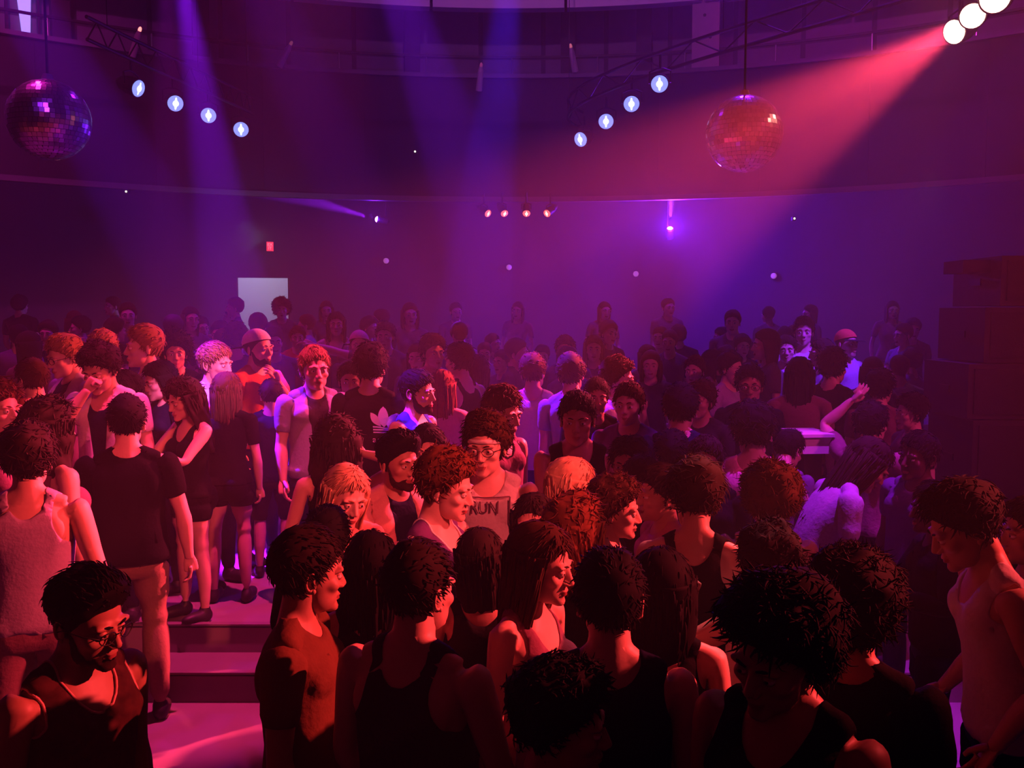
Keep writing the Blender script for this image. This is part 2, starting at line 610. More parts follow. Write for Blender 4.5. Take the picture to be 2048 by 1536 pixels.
def body_shape(fem):
    mb = MB()
    if fem:
        C = [(.82, .10, .08, .01), (.86, .155, .105, .012), (.93, .172, .112, .012), (1.00, .150, .10, .006), (1.10, .118, .086, .004), (1.19, .128, .092, .006),
             (1.28, .150, .10, .010), (1.36, .158, .098, .014), (1.42, .135, .080, .018), (1.46, .085, .062, .02), (1.50, .052, .052, .02), (1.60, .049, .05, .0)]
    else:
        C = [(.82, .10, .08, .01), (.86, .155, .10, .01), (.93, .168, .108, .01), (1.00, .156, .104, .006), (1.10, .152, .100, .004), (1.20, .162, .106, .006),
             (1.30, .178, .116, .010), (1.37, .186, .112, .014), (1.42, .165, .090, .018), (1.46, .100, .070, .02), (1.50, .062, .060, .02), (1.60, .057, .058, .0)]
    mb.rings([(0, c[3], c[0]) for c in C], [c[1] for c in C], [c[2] for c in C], 30)
    for s in (-1, 1):
        sh, el, wr = JT['ua_L'] * (s, 1, 1), JT['fa_L'] * (s, 1, 1), JT['ha_L'] * (s, 1, 1)
        k = .86 if fem else 1.0
        if fem:
            sh = sh - np.array([s * .015, 0, 0])
        d1, d2 = el - sh, wr - el
        mb.tube([sh - d1 * .10, sh, sh + d1 * .25, sh + d1 * .5, sh + d1 * .8, el, el + d2 * .22, el + d2 * .55, el + d2 * .85, wr, wr + d2 * .08],
                [.046 * k, .062 * k, .056 * k, .051 * k, .043 * k, .040 * k, .045 * k, .040 * k, .030 * k, .027 * k, .025 * k], 16)
        mb.tube([(s * .02, .03, 1.515), (s * .09, .028, 1.466), (s * .15, .024, 1.445)], [.04 * k, .040 * k, .036 * k], 10)
        if fem:
            mb.ell((s * .072, -.082, 1.285), (.062, .055, .060))
        else:
            mb.ell((s * .078, -.062, 1.335), (.085, .048, .062))
            mb.ell((s * .09, .088, 1.34), (.07, .035, .08))
        hip, kn, an = JT['th_L'] * (s, 1, 1), JT['sh_L'] * (s, 1, 1), JT['ft_L'] * (s, 1, 1)
        g = 1.04 if fem else 1.0
        mb.tube([hip + (0, 0, .03), hip - (0, 0, .08), (hip + kn) / 2 + (0, -.01, 0), kn + (0, 0, .07), kn, kn - (0, -.012, .10), (kn + an) / 2 + (0, .012, 0), an + (0, 0, .07), an - (0, 0, .01)],
                [.085 * g, .088 * g, .074 * g, .058, .054, .056, .050, .038, .036], 16)
        mb.ell((s * .075, .075 if fem else .055, .90), (.082, .07 if fem else .06, .09))
        mb.ell((s * .115, -.055, .045), (.042, .115, .034))
        mb.ell((s * .11, .025, .045), (.034, .045, .045))
    return mb


def head_extra(fem, lod):
    """ears, eyeballs, lids and brows; returns list of (verts, tris, material index)"""
    out = []

    def grab(mb, mi):
        V = np.vstack(mb.V)
        T = []
        for q in mb.Q:
            T += [q[:, [0, 1, 2]], q[:, [0, 2, 3]]]
        T += mb.T
        out.append((V, np.vstack(T), mi))
    e = MB()
    for s in (-1, 1):
        a = math.radians(18) * s
        M = np.array([[math.cos(a), -math.sin(a), 0], [math.sin(a), math.cos(a), 0], [0, 0, 1]])
        e.ell((s * .074, .014, -.008), (.007, .017, .030), 10 if lod == 0 else 6, 8 if lod == 0 else 5, M)
        if lod == 0:
            th = np.linspace(-1.9, 2.2, 11)
            e.tube([(s * (.080 + .003 * math.sin(t)), .015 + .015 * math.cos(t), -.002 + .026 * math.sin(t)) for t in th], np.interp(th, [-1.9, 0, 2.2], [.005, .0042, .003]), 6, up=(1, 0, 0))
            e.ell((s * .079, .006, -.030), (.005, .007, .008), 8, 6)
    grab(e, 0)
    if True:
        for s in (-1, 1):
            w = MB()
            w.ell((s * .031, -.0775, -.001), (.0125, .0125, .0125), 14, 10)
            grab(w, 2)
            w = MB()
            w.ell((s * .031, -.0868, -.001), (.0056, .004, .0056), 10, 8)
            grab(w, 3)
            # upper lid: a cap over the eyeball
            V, T, _ = [np.array(x) for x in (out[-2][0], out[-2][1], 0)]
            c = np.array([s * .031, -.0775, -.001])
            L = c + (V - c) * 1.12
            zc = (L - c)[:, 2] / .0137
            keep = zc > .26
            T2 = T[keep[T].all(1)]
            out.append((L, T2, 0))
            keep = zc < -.30
            out.append((L.copy(), T[keep[T].all(1)], 0))
            b = MB()
            b.tube([(s * .012, -.0945, .019), (s * .026, -.0945, .0245), (s * .040, -.0865, .023), (s * .050, -.0755, .0175)], [.0022, .0036, .003, .0012], 6, 1.0)
            grab(b, 4)
    return out


REST = {}


def rest_weights(V, T):
    seg = {'pelvis': ((0, .01, .86), (0, .01, 1.0), .15), 'spine': ((0, .01, 1.02), (0, .01, 1.16), .14), 'chest': ((0, .015, 1.22), (0, .015, 1.42), .16),
           'neck': ((0, .02, 1.475), (0, .01, 1.55), .055)}
    for s in 'LR':
        seg['ua_' + s] = (JT['ua_' + s] + ADIR[s] * .03, JT['fa_' + s], .05)
        seg['fa_' + s] = (JT['fa_' + s], JT['ha_' + s], .04)
        seg['th_' + s] = (JT['th_' + s] - (0, 0, .03), JT['sh_' + s], .08)
        seg['sh_' + s] = (JT['sh_' + s], JT['ft_' + s], .05)
        seg['ft_' + s] = (JT['ft_' + s] - (0, 0, .04), JT['ft_' + s] + (0, -.12, -.04), .05)
    W = np.zeros((len(V), len(BONES)))
    for b, (a, c, r) in seg.items():
        a, c = np.array(a, float), np.array(c, float)
        t = np.clip(((V - a) @ (c - a)) / ((c - a) @ (c - a)), 0, 1)
        d = np.linalg.norm(V - a - t[:, None] * (c - a), axis=1) / r
        w = 1 / (d ** 6 + .02)
        if b[-2:] in ('_L', '_R'):
            sgn = 1 if b[-1] == 'L' else -1
            x = V[:, 0] * sgn
            if b[:2] in ('ua', 'fa'):
                w = w * np.clip((x - .13) / .05, 0, 1) * (V[:, 2] > .95)
            else:
                w = w * np.clip((x + .008) / .016, 0, 1)
                w = w * np.clip((.97 - V[:, 2]) / .08, 0, 1)
        W[:, BI[b]] = w
    W /= W.sum(1)[:, None] + 1e-9
    E = np.vstack([T[:, [0, 1]], T[:, [1, 2]], T[:, [2, 0]]])
    deg = np.zeros(len(V))
    np.add.at(deg, E[:, 0], 1)
    np.add.at(deg, E[:, 1], 1)
    for _ in range(4):
        A = np.zeros_like(W)
        np.add.at(A, E[:, 0], W[E[:, 1]])
        np.add.at(A, E[:, 1], W[E[:, 0]])
        W = .5 * W + .5 * A / (deg[:, None] + 1e-9)
    return W / (W.sum(1)[:, None] + 1e-9)


HANDS = {}


def rest(fem, lod):
    key = (fem, lod)
    if key in REST:
        return REST[key]
    if lod == 0:
        V, T = remeshed(body_shape(fem), .009, 5, 12000)
    else:
        V0, T0 = remeshed(body_shape(fem), .016 if lod == 1 else .026, 2, 4200 if lod == 1 else 1500)
        V, T = V0, T0
    W = rest_weights(V, T)
    arm = W[:, [BI['ua_L'], BI['fa_L'], BI['ua_R'], BI['fa_R']]].sum(1)
    nu, nv = ((76, 60), (36, 30), (24, 20))[lod]
    D, HT = head_dirs(nu, nv)
    HV = head_surf(D, fem)
    REST[key] = dict(V=V, T=T, W=W, N=vnormals(V, T), arm=arm, D=D, HT=HT, HV=HV, HX=head_extra(fem, lod))
    return REST[key]


def hand(kind, side, lod):
    key = (kind, side, lod)
    if key not in HANDS:
        HANDS[key] = remeshed(hand_shape(kind, side), (.0035, .006, .010)[lod], (3, 1, 0)[lod], (1900, 700, 200)[lod])
    return HANDS[key]


# ------------------------------------------------------------------ posing
def rotm(ax, deg):
    return np.array(Matrix.Rotation(math.radians(deg), 3, ax))


def rbetween(a, b):
    a, b = Vector(a).normalized(), Vector(b).normalized()
    return np.array(a.rotation_difference(b).to_matrix())


def ik(sh, target, l1, l2, pole):
    d = np.array(target, float) - sh
    L = min(np.linalg.norm(d), (l1 + l2) * .995)
    dn = d / (np.linalg.norm(d) + 1e-9)
    a = (l1 * l1 - l2 * l2 + L * L) / (2 * L)
    h = math.sqrt(max(l1 * l1 - a * a, 0))
    pl = np.array(pole, float)
    pl = pl - dn * (pl @ dn)
    pl /= np.linalg.norm(pl) + 1e-9
    el = sh + dn * a + pl * h
    w = sh + dn * L
    return el - sh, w - el


def solve(p):
    """global rotation and joint position of every bone for a pose"""
    R, J = {}, {}
    lean, side, twist = p.get('lean', 0), p.get('side', 0), p.get('twist', 0)
    hy, hp, hr = p.get('head', (0, 0, 0))
    loc = {'spine': rotm('Z', twist * .5) @ rotm('X', lean * .5) @ rotm('Y', side * .5), 'chest': rotm('Z', twist * .5) @ rotm('X', lean * .5) @ rotm('Y', side * .5),
           'neck': rotm('Z', hy * .4) @ rotm('X', hp * .4) @ rotm('Y', hr * .5), 'head': rotm('Z', hy * .6) @ rotm('X', hp * .6) @ rotm('Y', hr * .5)}
    for b in BONES:
        par = PAR[b]
        if par is None:
            R[b], J[b] = np.eye(3), JT[b].copy()
            continue
        J[b] = J[par] + R[par] @ (JT[b] - JT[par])
        if b in loc:
            R[b] = R[par] @ loc[b]
        elif b[:2] == 'ua':
            s = b[-1]
            sg = 1 if s == 'L' else -1
            a = p.get(s, ('dir', (.16, .03, -1), (.02, -.22, -1), 'relaxed'))
            restu, restf = JT['fa_' + s] - JT[b], JT['ha_' + s] - JT['fa_' + s]
            if a[0] == 'dir':
                u = R[par] @ (np.array(a[1]) * (sg, 1, 1))
                f = R[par] @ (np.array(a[2]) * (sg, 1, 1))
            elif a[0] == 'ik':      # target in the chest's space; a[2] elbow hint
                tg = J['chest'] + R['chest'] @ (np.array(a[1]) * (sg, 1, 1) - JT['chest'])
                u, f = ik(J[b], tg, np.linalg.norm(restu), np.linalg.norm(restf), R[par] @ (np.array(a[2]) * (sg, 1, 1)))
            R[b] = rbetween(restu, u)
            q = rbetween(R[b] @ restf, f)
            R['fa_' + s] = q @ R[b]
            R['ha_' + s] = R['fa_' + s]
        elif b[:2] in ('fa', 'ha', 'ft'):
            if b[:2] == 'ft':
                R[b] = rotm('Z', p.get('foot' + b[-1], 0))
        elif b[:2] in ('th', 'sh'):
            s = b[-1]
            sg = 1 if s == 'L' else -1
            th, sh = p.get('leg' + s, ((.06, 0, -1), (.03, .02, -1)))
            if b[:2] == 'th':
                R[b] = rbetween((.015 * sg, -.01, -.42), np.array(th) * (sg, 1, 1))
            else:
                R[b] = rbetween((.005 * sg, .03, -.415), np.array(sh) * (sg, 1, 1))
    return R, J


def skin(V, W, R, J):
    out = np.zeros_like(V)
    for b in BONES:
        w = W[:, BI[b]]
        if w.max() < 1e-4:
            continue
        out += w[:, None] * ((V - JT[b]) @ R[b].T + J[b])
    return out


HEAD_AT = np.array([0, -.012, 1.640])       # head centre in the rest figure
HSC = 1.0


def to_head(V, R, J, hs):
    P = V * hs + HEAD_AT - np.array([0, 0, .115 * (1 - 1)])
    return (P - JT['head']) @ R['head'].T + J['head']


# ------------------------------------------------------------------ hair
def hair_field(P):
    z = np.interp(P[:, 1], [-.11, -.078, -.05, -.022, .0, .03, .11], [.070, .066, .040, .012, -.012, -.058, -.062])
    zz = P[:, 2] - z
    return np.where(P[:, 1] < -.07, np.minimum(zz, .06), zz)


STY = {  # top, side, back thickness, noise amp, noise freq, lock count, lock length, lock width
    'buzz': (.007, .005, .005, .001, 90, 0, 0, 0),
    'short': (.022, .010, .012, .005, 60, 800, .026, .0055),
    'fade': (.024, .004, .005, .004, 60, 650, .026, .0055),
    'quiff': (.026, .009, .012, .006, 55, 800, .036, .006),
    'messy': (.032, .018, .020, .008, 50, 1000, .038, .0065),
    'curly': (.040, .026, .028, .010, 75, 1300, .030, .0065),
    'big': (.062, .050, .050, .014, 50, 2000, .042, .006),
    'bob': (.020, .020, .022, .003, 45, 420, .03, .006),
    'long': (.018, .016, .018, .003, 45, 420, .03, .006),
    'longcurly': (.034, .032, .030, .008, 60, 600, .045, .009),
    'blond_bob': (.022, .020, .022, .003, 45, 420, .03, .006),
}


def make_hair(style, fem, lod, seed, bare=False):
    """verts and tris of a head of hair in head space"""
    r = rest(fem, min(lod, 1))
    rs = np.random.RandomState(seed)
    top, sid, bak, na, nf, nl, ll, lw = STY[style]
    HV, HT, D = r['HV'], r['HT'], r['D']
    if lod == 2:
        r2 = rest(fem, 2)
        HV, HT, D = r2['HV'], r2['HT'], r2['D']
    longish = style in ('bob', 'long', 'longcurly', 'blond_bob')
    f = hair_field(HV)
    N = D / np.linalg.norm(D, axis=1)[:, None]
    upw = np.clip(N[:, 2], 0, 1)
    bk = np.clip(N[:, 1], 0, 1)
    t = sid + (top - sid) * upw ** .8 + (bak - sid) * bk * (1 - upw)
    if style == 'quiff':
        t = t + .032 * np.clip(-N[:, 1], 0, 1) * upw * 2.2
    f = f + wobble(HV, 110, seed + 9, .004)
    t = t * np.clip(f / .028 + .08, .06, 1) ** .7 + wobble(HV, nf, seed, na) * np.clip(f / .03, 0, 1)
    V = HV + N * np.maximum(t, .002)[:, None]
    if bare:
        V = HV + N * np.clip(t, .001, .005)[:, None]
    T, B = clip(HT, f)
    V = blend(V, B)
    Vs, Ts = [V], [T]
    n = len(V)
    # the inner rim, so that the hairline has thickness
    be = boundary(T)
    if len(be):
        bi = np.unique(be)
        inner = blend(HV, B)[bi] - .001
        mp = np.full(len(V), -1)
        mp[bi] = np.arange(len(bi)) + n
        Vs.append(inner)
        Ts.append(np.vstack([np.column_stack([be[:, 1], be[:, 0], mp[be[:, 0]]]), np.column_stack([be[:, 1], mp[be[:, 0]], mp[be[:, 1]]])]))
        n += len(bi)
    if longish:
        L = {'bob': .15, 'blond_bob': .12, 'long': .36, 'longcurly': .30}[style]
        nu, nv = (60, 22) if lod == 0 else ((30, 12) if lod == 1 else (16, 6))
        a0 = .32 * math.pi
        A = np.linspace(a0, 2 * math.pi - a0, nu)
        thick = sid + .004
        z = np.linspace(.05, -L - .04, nv)
        G = []
        for inner in (0, 1):
            for zi, zz in enumerate(z):
                k = np.clip((.05 - zz) / (L + .09), 0, 1)
                rx = (.078 + thick + (.012 if style != 'long' else -.004) * math.sin(k * 3.1) + (.02 * k if style == 'longcurly' else 0)) * (1 - .12 * k)
                ry = (.092 + thick) * (1 - .28 * k)
                if inner:
                    rx, ry = rx - thick * 1.1, ry - thick * 1.1
                for aa in A:
                    open_ = 1 - .25 * k
                    G.append((rx * math.sin(aa), .012 + (.02 * k if not inner else .015 * k) - ry * math.cos(aa) * open_, zz))
        G = np.array(G)
        m = nu * nv
        wv = wobble(G, 38 if style != 'longcurly' else 55, seed + 5, .004 if style != 'longcurly' else .012)
        ragged = wobble(np.column_stack([np.tile(A, nv * 2), np.zeros(2 * m), np.zeros(2 * m)]) * 6, 1.6, seed + 8, .022)
        kk = np.clip((.05 - G[:, 2]) / (L + .09), 0, 1)
        G[:, 2] += ragged * kk ** 3
        dv = G * (1, 1, 0)
        dv /= np.linalg.norm(dv, axis=1)[:, None] + 1e-9
        G[:m] += dv[:m] * wv[:m, None]
        Q = []
        for i in range(nv - 1):
            for j in range(nu - 1):
                a, b, c, d = i * nu + j, i * nu + j + 1, (i + 1) * nu + j + 1, (i + 1) * nu + j
                Q += [[a, b, c], [a, c, d], [m + a, m + c, m + b], [m + a, m + d, m + c]]
        for j in range(nu - 1):
            a, b = (nv - 1) * nu + j, (nv - 1) * nu + j + 1
            Q += [[a, b, m + b], [a, m + b, m + a], [j, m + j + 1, j + 1], [j, m + j, m + j + 1]]
        for i in range(nv - 1):
            for j in (0, nu - 1):
                a, b = i * nu + j, (i + 1) * nu + j
                Q += [[a, b, m + b], [a, m + b, m + a]]
        Vs.append(G)
        Ts.append(np.array(Q) + n)
        n += len(G)
    # locks
    if bare:
        nl = 0
    if lod == 2:
        nl = 0
    elif lod == 1:
        nl = int(nl * .6)
        lw = lw * 1.35
    if nl:
        cand = np.where(f > .004)[0]
        w = np.ones(len(cand))
        pick = rs.choice(cand, nl)
        root = HV[pick] + N[pick] * (t[pick] * (1.0 if style == 'quiff' else .9))[:, None] + rs.normal(size=(nl, 3)) * .003
        nn = N[pick]
        if style in ('curly', 'big', 'longcurly', 'messy'):
            d = nn * .5 + rs.normal(size=(nl, 3)) * .8
        elif style == 'quiff':
            d = np.column_stack([rs.normal(size=nl) * .25, .5 + rs.normal(size=nl) * .2, .35 + 0 * nn[:, 0]]) + nn * .35
        elif longish:
            d = np.column_stack([nn[:, 0] * .5, nn[:, 1] * .5 + .2, -np.ones(nl)]) + rs.normal(size=(nl, 3)) * .08
        else:
            d = np.column_stack([nn[:, 0] * .2, -.55 + 0 * nn[:, 0], -.5 + .35 * upw[pick]]) + rs.normal(size=(nl, 3)) * .18
        # stay on the surface: take most of the inward part away
        inn = (d * nn).sum(1)
        lift = {'curly': .25, 'big': .3, 'longcurly': .2, 'messy': .22, 'quiff': .16}.get(style, .06)
        d = d - nn * inn[:, None]
        d /= np.linalg.norm(d, axis=1)[:, None] + 1e-9
        d = d + nn * lift * rs.uniform(.2, 1, nl)[:, None]
        d /= np.linalg.norm(d, axis=1)[:, None]
        Ln = ll * rs.uniform(.6, 1.25, nl)
        segs = 3
        P = [root]
        cur = root
        bend = rs.normal(size=(nl, 3)) * (.6 if style in ('curly', 'big', 'longcurly') else .12)
        for k in range(segs):
            dd = d + bend * (k * .7) - nn * (.16 * k)
            dd /= np.linalg.norm(dd, axis=1)[:, None]
            cur = cur + dd * (Ln / segs)[:, None]
            P.append(cur)
        a = np.cross(d, nn)
        a /= np.linalg.norm(a, axis=1)[:, None] + 1e-9
        b = np.cross(a, d)
        wd = [1, 1.2, .95, .25] if style in ('curly', 'big', 'longcurly') else [1, 1.15, .75, .12]
        LV = []
        for k in range(segs + 1):
            for q in range(3):
                th = q * 2.094
                LV.append(P[k] + (a * math.cos(th) + b * math.sin(th) * .6) * (lw * wd[k] * .5))
        LV = np.stack(LV, 1).reshape(-1, 3)
        base = np.arange(nl)[:, None] * (3 * (segs + 1))
        loc = []
        for k in range(segs):
            for q in range(3):
                q2 = (q + 1) % 3
                loc += [[k * 3 + q, k * 3 + q2, k * 3 + 3 + q2], [k * 3 + q, k * 3 + 3 + q2, k * 3 + 3 + q]]
        LT = (np.array(loc).reshape(1, -1) + base).reshape(-1, 3)
        Vs.append(LV)
        Ts.append(LT + n)
        n += len(LV)
    if longish and lod < 2:
        # long hanging locks over the fall
        k = 90 if lod == 0 else 34
        L = {'bob': .15, 'blond_bob': .12, 'long': .36, 'longcurly': .30}[style]
        for _ in range(k):
            aa = rs.uniform(.32, 1.68) * math.pi
            z0 = rs.uniform(-.02, .06)
            nseg = 7
            P = []
            ph, am = rs.uniform(0, 6), (.004 if style != 'longcurly' else .013)
            ll2 = rs.uniform(.75, 1.12) * L + .04
            for q in range(nseg + 1):
                kq = q / nseg
                zz = z0 - kq * ll2
                rx = (.084 + sid) * (1 - .12 * kq) + am * math.sin(ph + kq * 9)
                ry = (.096 + sid) * (1 - .28 * kq) + am * math.cos(ph + kq * 9)
                P.append((rx * math.sin(aa), .012 + .02 * kq - ry * math.cos(aa) * (1 - .25 * kq), zz))
            m = MB().tube(P, np.interp(np.arange(nseg + 1), [0, 2, nseg], [.004, .007, .0012]), 4)
            VV = np.vstack(m.V)
            TT = [q[:, [0, 1, 2]] for q in m.Q] + [q[:, [0, 2, 3]] for q in m.Q] + m.T
            Vs.append(VV)
            Ts.append(np.vstack(TT) + n)
            n += len(VV)
    return np.vstack(Vs), np.vstack(Ts)


# ------------------------------------------------------------------ clothing fields on the rest figure
def f_top(V, arm, fem, kind, hem, neck=0):
    x, y, z = np.abs(V[:, 0]), V[:, 1], V[:, 2]
    sgn = np.where(V[:, 0] > 0, 1, -1)
    sh = JT['ua_L']
    ap = (x - sh[0]) * ADIR['L'][0] + (z - sh[2]) * ADIR['L'][2]      # distance down the arm
    on_arm = arm > .3
    back = np.clip((y + .01) / .05, 0, 1)
    if kind in ('tank', 'racer', 'strap'):
        rx, rz = (.068, .098) if kind == 'tank' else ((.095, .13) if kind == 'racer' else (.10, .12))
        if kind == 'racer':
            rx = .085 + .03 * back
            rz = .12 + .03 * back
        fa = np.sqrt(((x - .215) / rx) ** 2 + ((z - 1.415) / rz) ** 2) - 1
        fa = np.where(on_arm & (x > .2), np.minimum(fa, (.0 - ap) / .08), fa) * .08
        nw, nd = (.086, .135) if kind == 'tank' else ((.075, .15) if kind == 'racer' else (.095, .17))
        if kind == 'strap':
            nw = .088
        nd -= neck
        fn = np.sqrt((x / nw) ** 2 + ((z - 1.50) / (nd * (1 - back) + (.07 if kind == 'tank' else .10) * back)) ** 2) - 1
        fn = fn * .08
    else:
        sl = {'tee': .185, 'long': .60, 'jacket': .60, 'open': .20, 'sleeveless': .012}[kind]
        fa = np.where(on_arm, sl - ap, .3)
        if kind in ('long', 'jacket'):
            # measured along the forearm too: stop at the wrist
            wr = JT['ha_L']
            fd = JT['ha_L'] - JT['fa_L']
            fd = fd / np.linalg.norm(fd)
            aw = (x - wr[0]) * fd[0] + (z - wr[2]) * fd[2]
            fa = np.where(on_arm, -aw - .015, .3)
        nw, nd = (.072, .062) if kind != 'open' else (.07, .075)
        fn = (np.sqrt((x / nw) ** 2 + ((z - 1.50) / (nd * (1 - back) + .035 * back)) ** 2) - 1) * .07
        if kind == 'open':       # unbuttoned front
            front = np.clip(-y / .03, 0, 1)
            fo = x - (.03 + .035 * np.clip((z - 1.0) / .4, 0, 1))
            fn = np.where(y < -.01, np.minimum(fn, fo), fn)
    f = np.minimum(fa, fn)
    f = np.where(~on_arm, np.minimum(f, z - hem), f)
    return np.minimum(f, 1.52 - z)


def f_bottom(V, arm, kind):
    z = V[:, 2]
    lo = {'trousers': .10, 'shorts': .52, 'hotpants': .76, 'skirt': .60}[kind]
    return np.where(arm > .3, -1.0, np.minimum(1.0 - z, z - lo))


def garment(name, r, f, off, R, J, seed, m, parent, fold=.004, drape=0.0, rim=True, scl=1.0):
    T, B = clip(r['T'], f)
    if not len(T):
        return None, None, None
    V, W, N = blend(r['V'], B), blend(r['W'], B), blend(r['N'], B)
    fb = blend(f, B)
    edge = np.clip(fb / .03, 0, 1)
    o = off * (.45 + .55 * edge)
    if drape:
        tor = np.clip((1.32 - V[:, 2]) / .25, 0, 1) * (blend(r['arm'], B) < .3)
        o = o + drape * tor
        sl = blend(r['arm'], B) > .3
        o = o + np.where(sl, drape * .25, 0)
    P2 = V * (1, 1, .35)
    o = o + np.abs(wobble(P2, 34, seed, fold)) * edge
    Vr = V + N * o[:, None]
    P = skin(Vr, W, R, J)
    Vs, Ts = [P], [T]
    be = boundary(T)
    if rim and len(be):
        inner = skin(V - N * .002, W, R, J)
        bi = np.unique(be)
        mp = np.full(len(V), -1)
        mp[bi] = np.arange(len(bi)) + len(P)
        Vs.append(inner[bi])
        Ts.append(np.vstack([np.column_stack([be[:, 1], be[:, 0], mp[be[:, 0]]]), np.column_stack([be[:, 1], mp[be[:, 0]], mp[be[:, 1]]])]))
    me = mesh_np(name, np.vstack(Vs) * scl, np.vstack(Ts), m)
    ob = link(name, me, parent)
    return ob, P, (be, Vr)


def patch(name, img_pts, r, R, J, centre, w, h, front, off, m, parent, scl):
    pass


def torso_point(r, R, J, x, z, front, off):
    """point and axes on the garment surface over rest position (x, z), front or back; used to lay flat print on the cloth"""
    V, N = r['V'], r['N']
    sel = (r['arm'] < .3) & ((V[:, 1] < 0) if front else (V[:, 1] > 0)) & (V[:, 2] > .9)
    d = (V[:, 0] - x) ** 2 + (V[:, 2] - z) ** 2
    d = np.where(sel, d, 9)
    i = np.argsort(d)[:6]
    w = 1 / (d[i] + 1e-5)
    w /= w.sum()
    v = (V[i] * w[:, None]).sum(0)
    v[0], v[2] = x, z
    n = (N[i] * w[:, None]).sum(0)
    n /= np.linalg.norm(n)
    W = (r['W'][i] * w[:, None]).sum(0)
    return skin((v + n * off)[None], W[None], R, J)[0]
# ------------------------------------------------------------------ one person
def base_z(y):
    return 0.0 if y < 5.34 else .16 if y < 5.73 else .32 if y < 9.8 else .5 if y < 13 else .75


DEF = dict(yaw=0, fem=False, hair='short', hc='dark', top='tee', tc='black', bot='trousers', bc='navy', skin='fair', pose={}, lod=0, hs=1.06,
           hands=('relaxed', 'relaxed'), glasses=False, beard=False, piping=None, band=None, cap=None, group=None, loose=.012, wide=1.0, base=None)
POSES = {
    'stand': {},
    'sway': dict(side=3, legL=((.10, -.05, -1), (.02, .02, -1)), L=('dir', (.25, -.05, -1), (-.1, -.55, -.8)), R=('dir', (.2, .1, -1), (0, -.3, -1))),
    'walk': dict(legL=((.05, -.3, -1), (.03, .1, -1)), legR=((.05, .2, -1), (.02, .45, -1)), L=('dir', (.18, .25, -1), (.0, -.1, -1)), R=('dir', (.18, -.2, -1), (0, -.5, -1))),
    'dance': dict(side=-4, twist=10, L=('ik', (.26, -.30, 1.22), (.8, .3, -1)), R=('ik', (.22, -.34, 1.12), (.8, .3, -1))),
    'arms_up': dict(L=('ik', (.24, -.14, 1.78), (1, .1, -.3)), R=('ik', (.20, -.3, 1.30), (.8, .3, -1))),
    'crossed': dict(L=('ik', (-.08, -.24, 1.20), (.9, .1, -.8)), R=('ik', (-.06, -.26, 1.16), (.9, .1, -.8))),
}
NPEOPLE = [0]


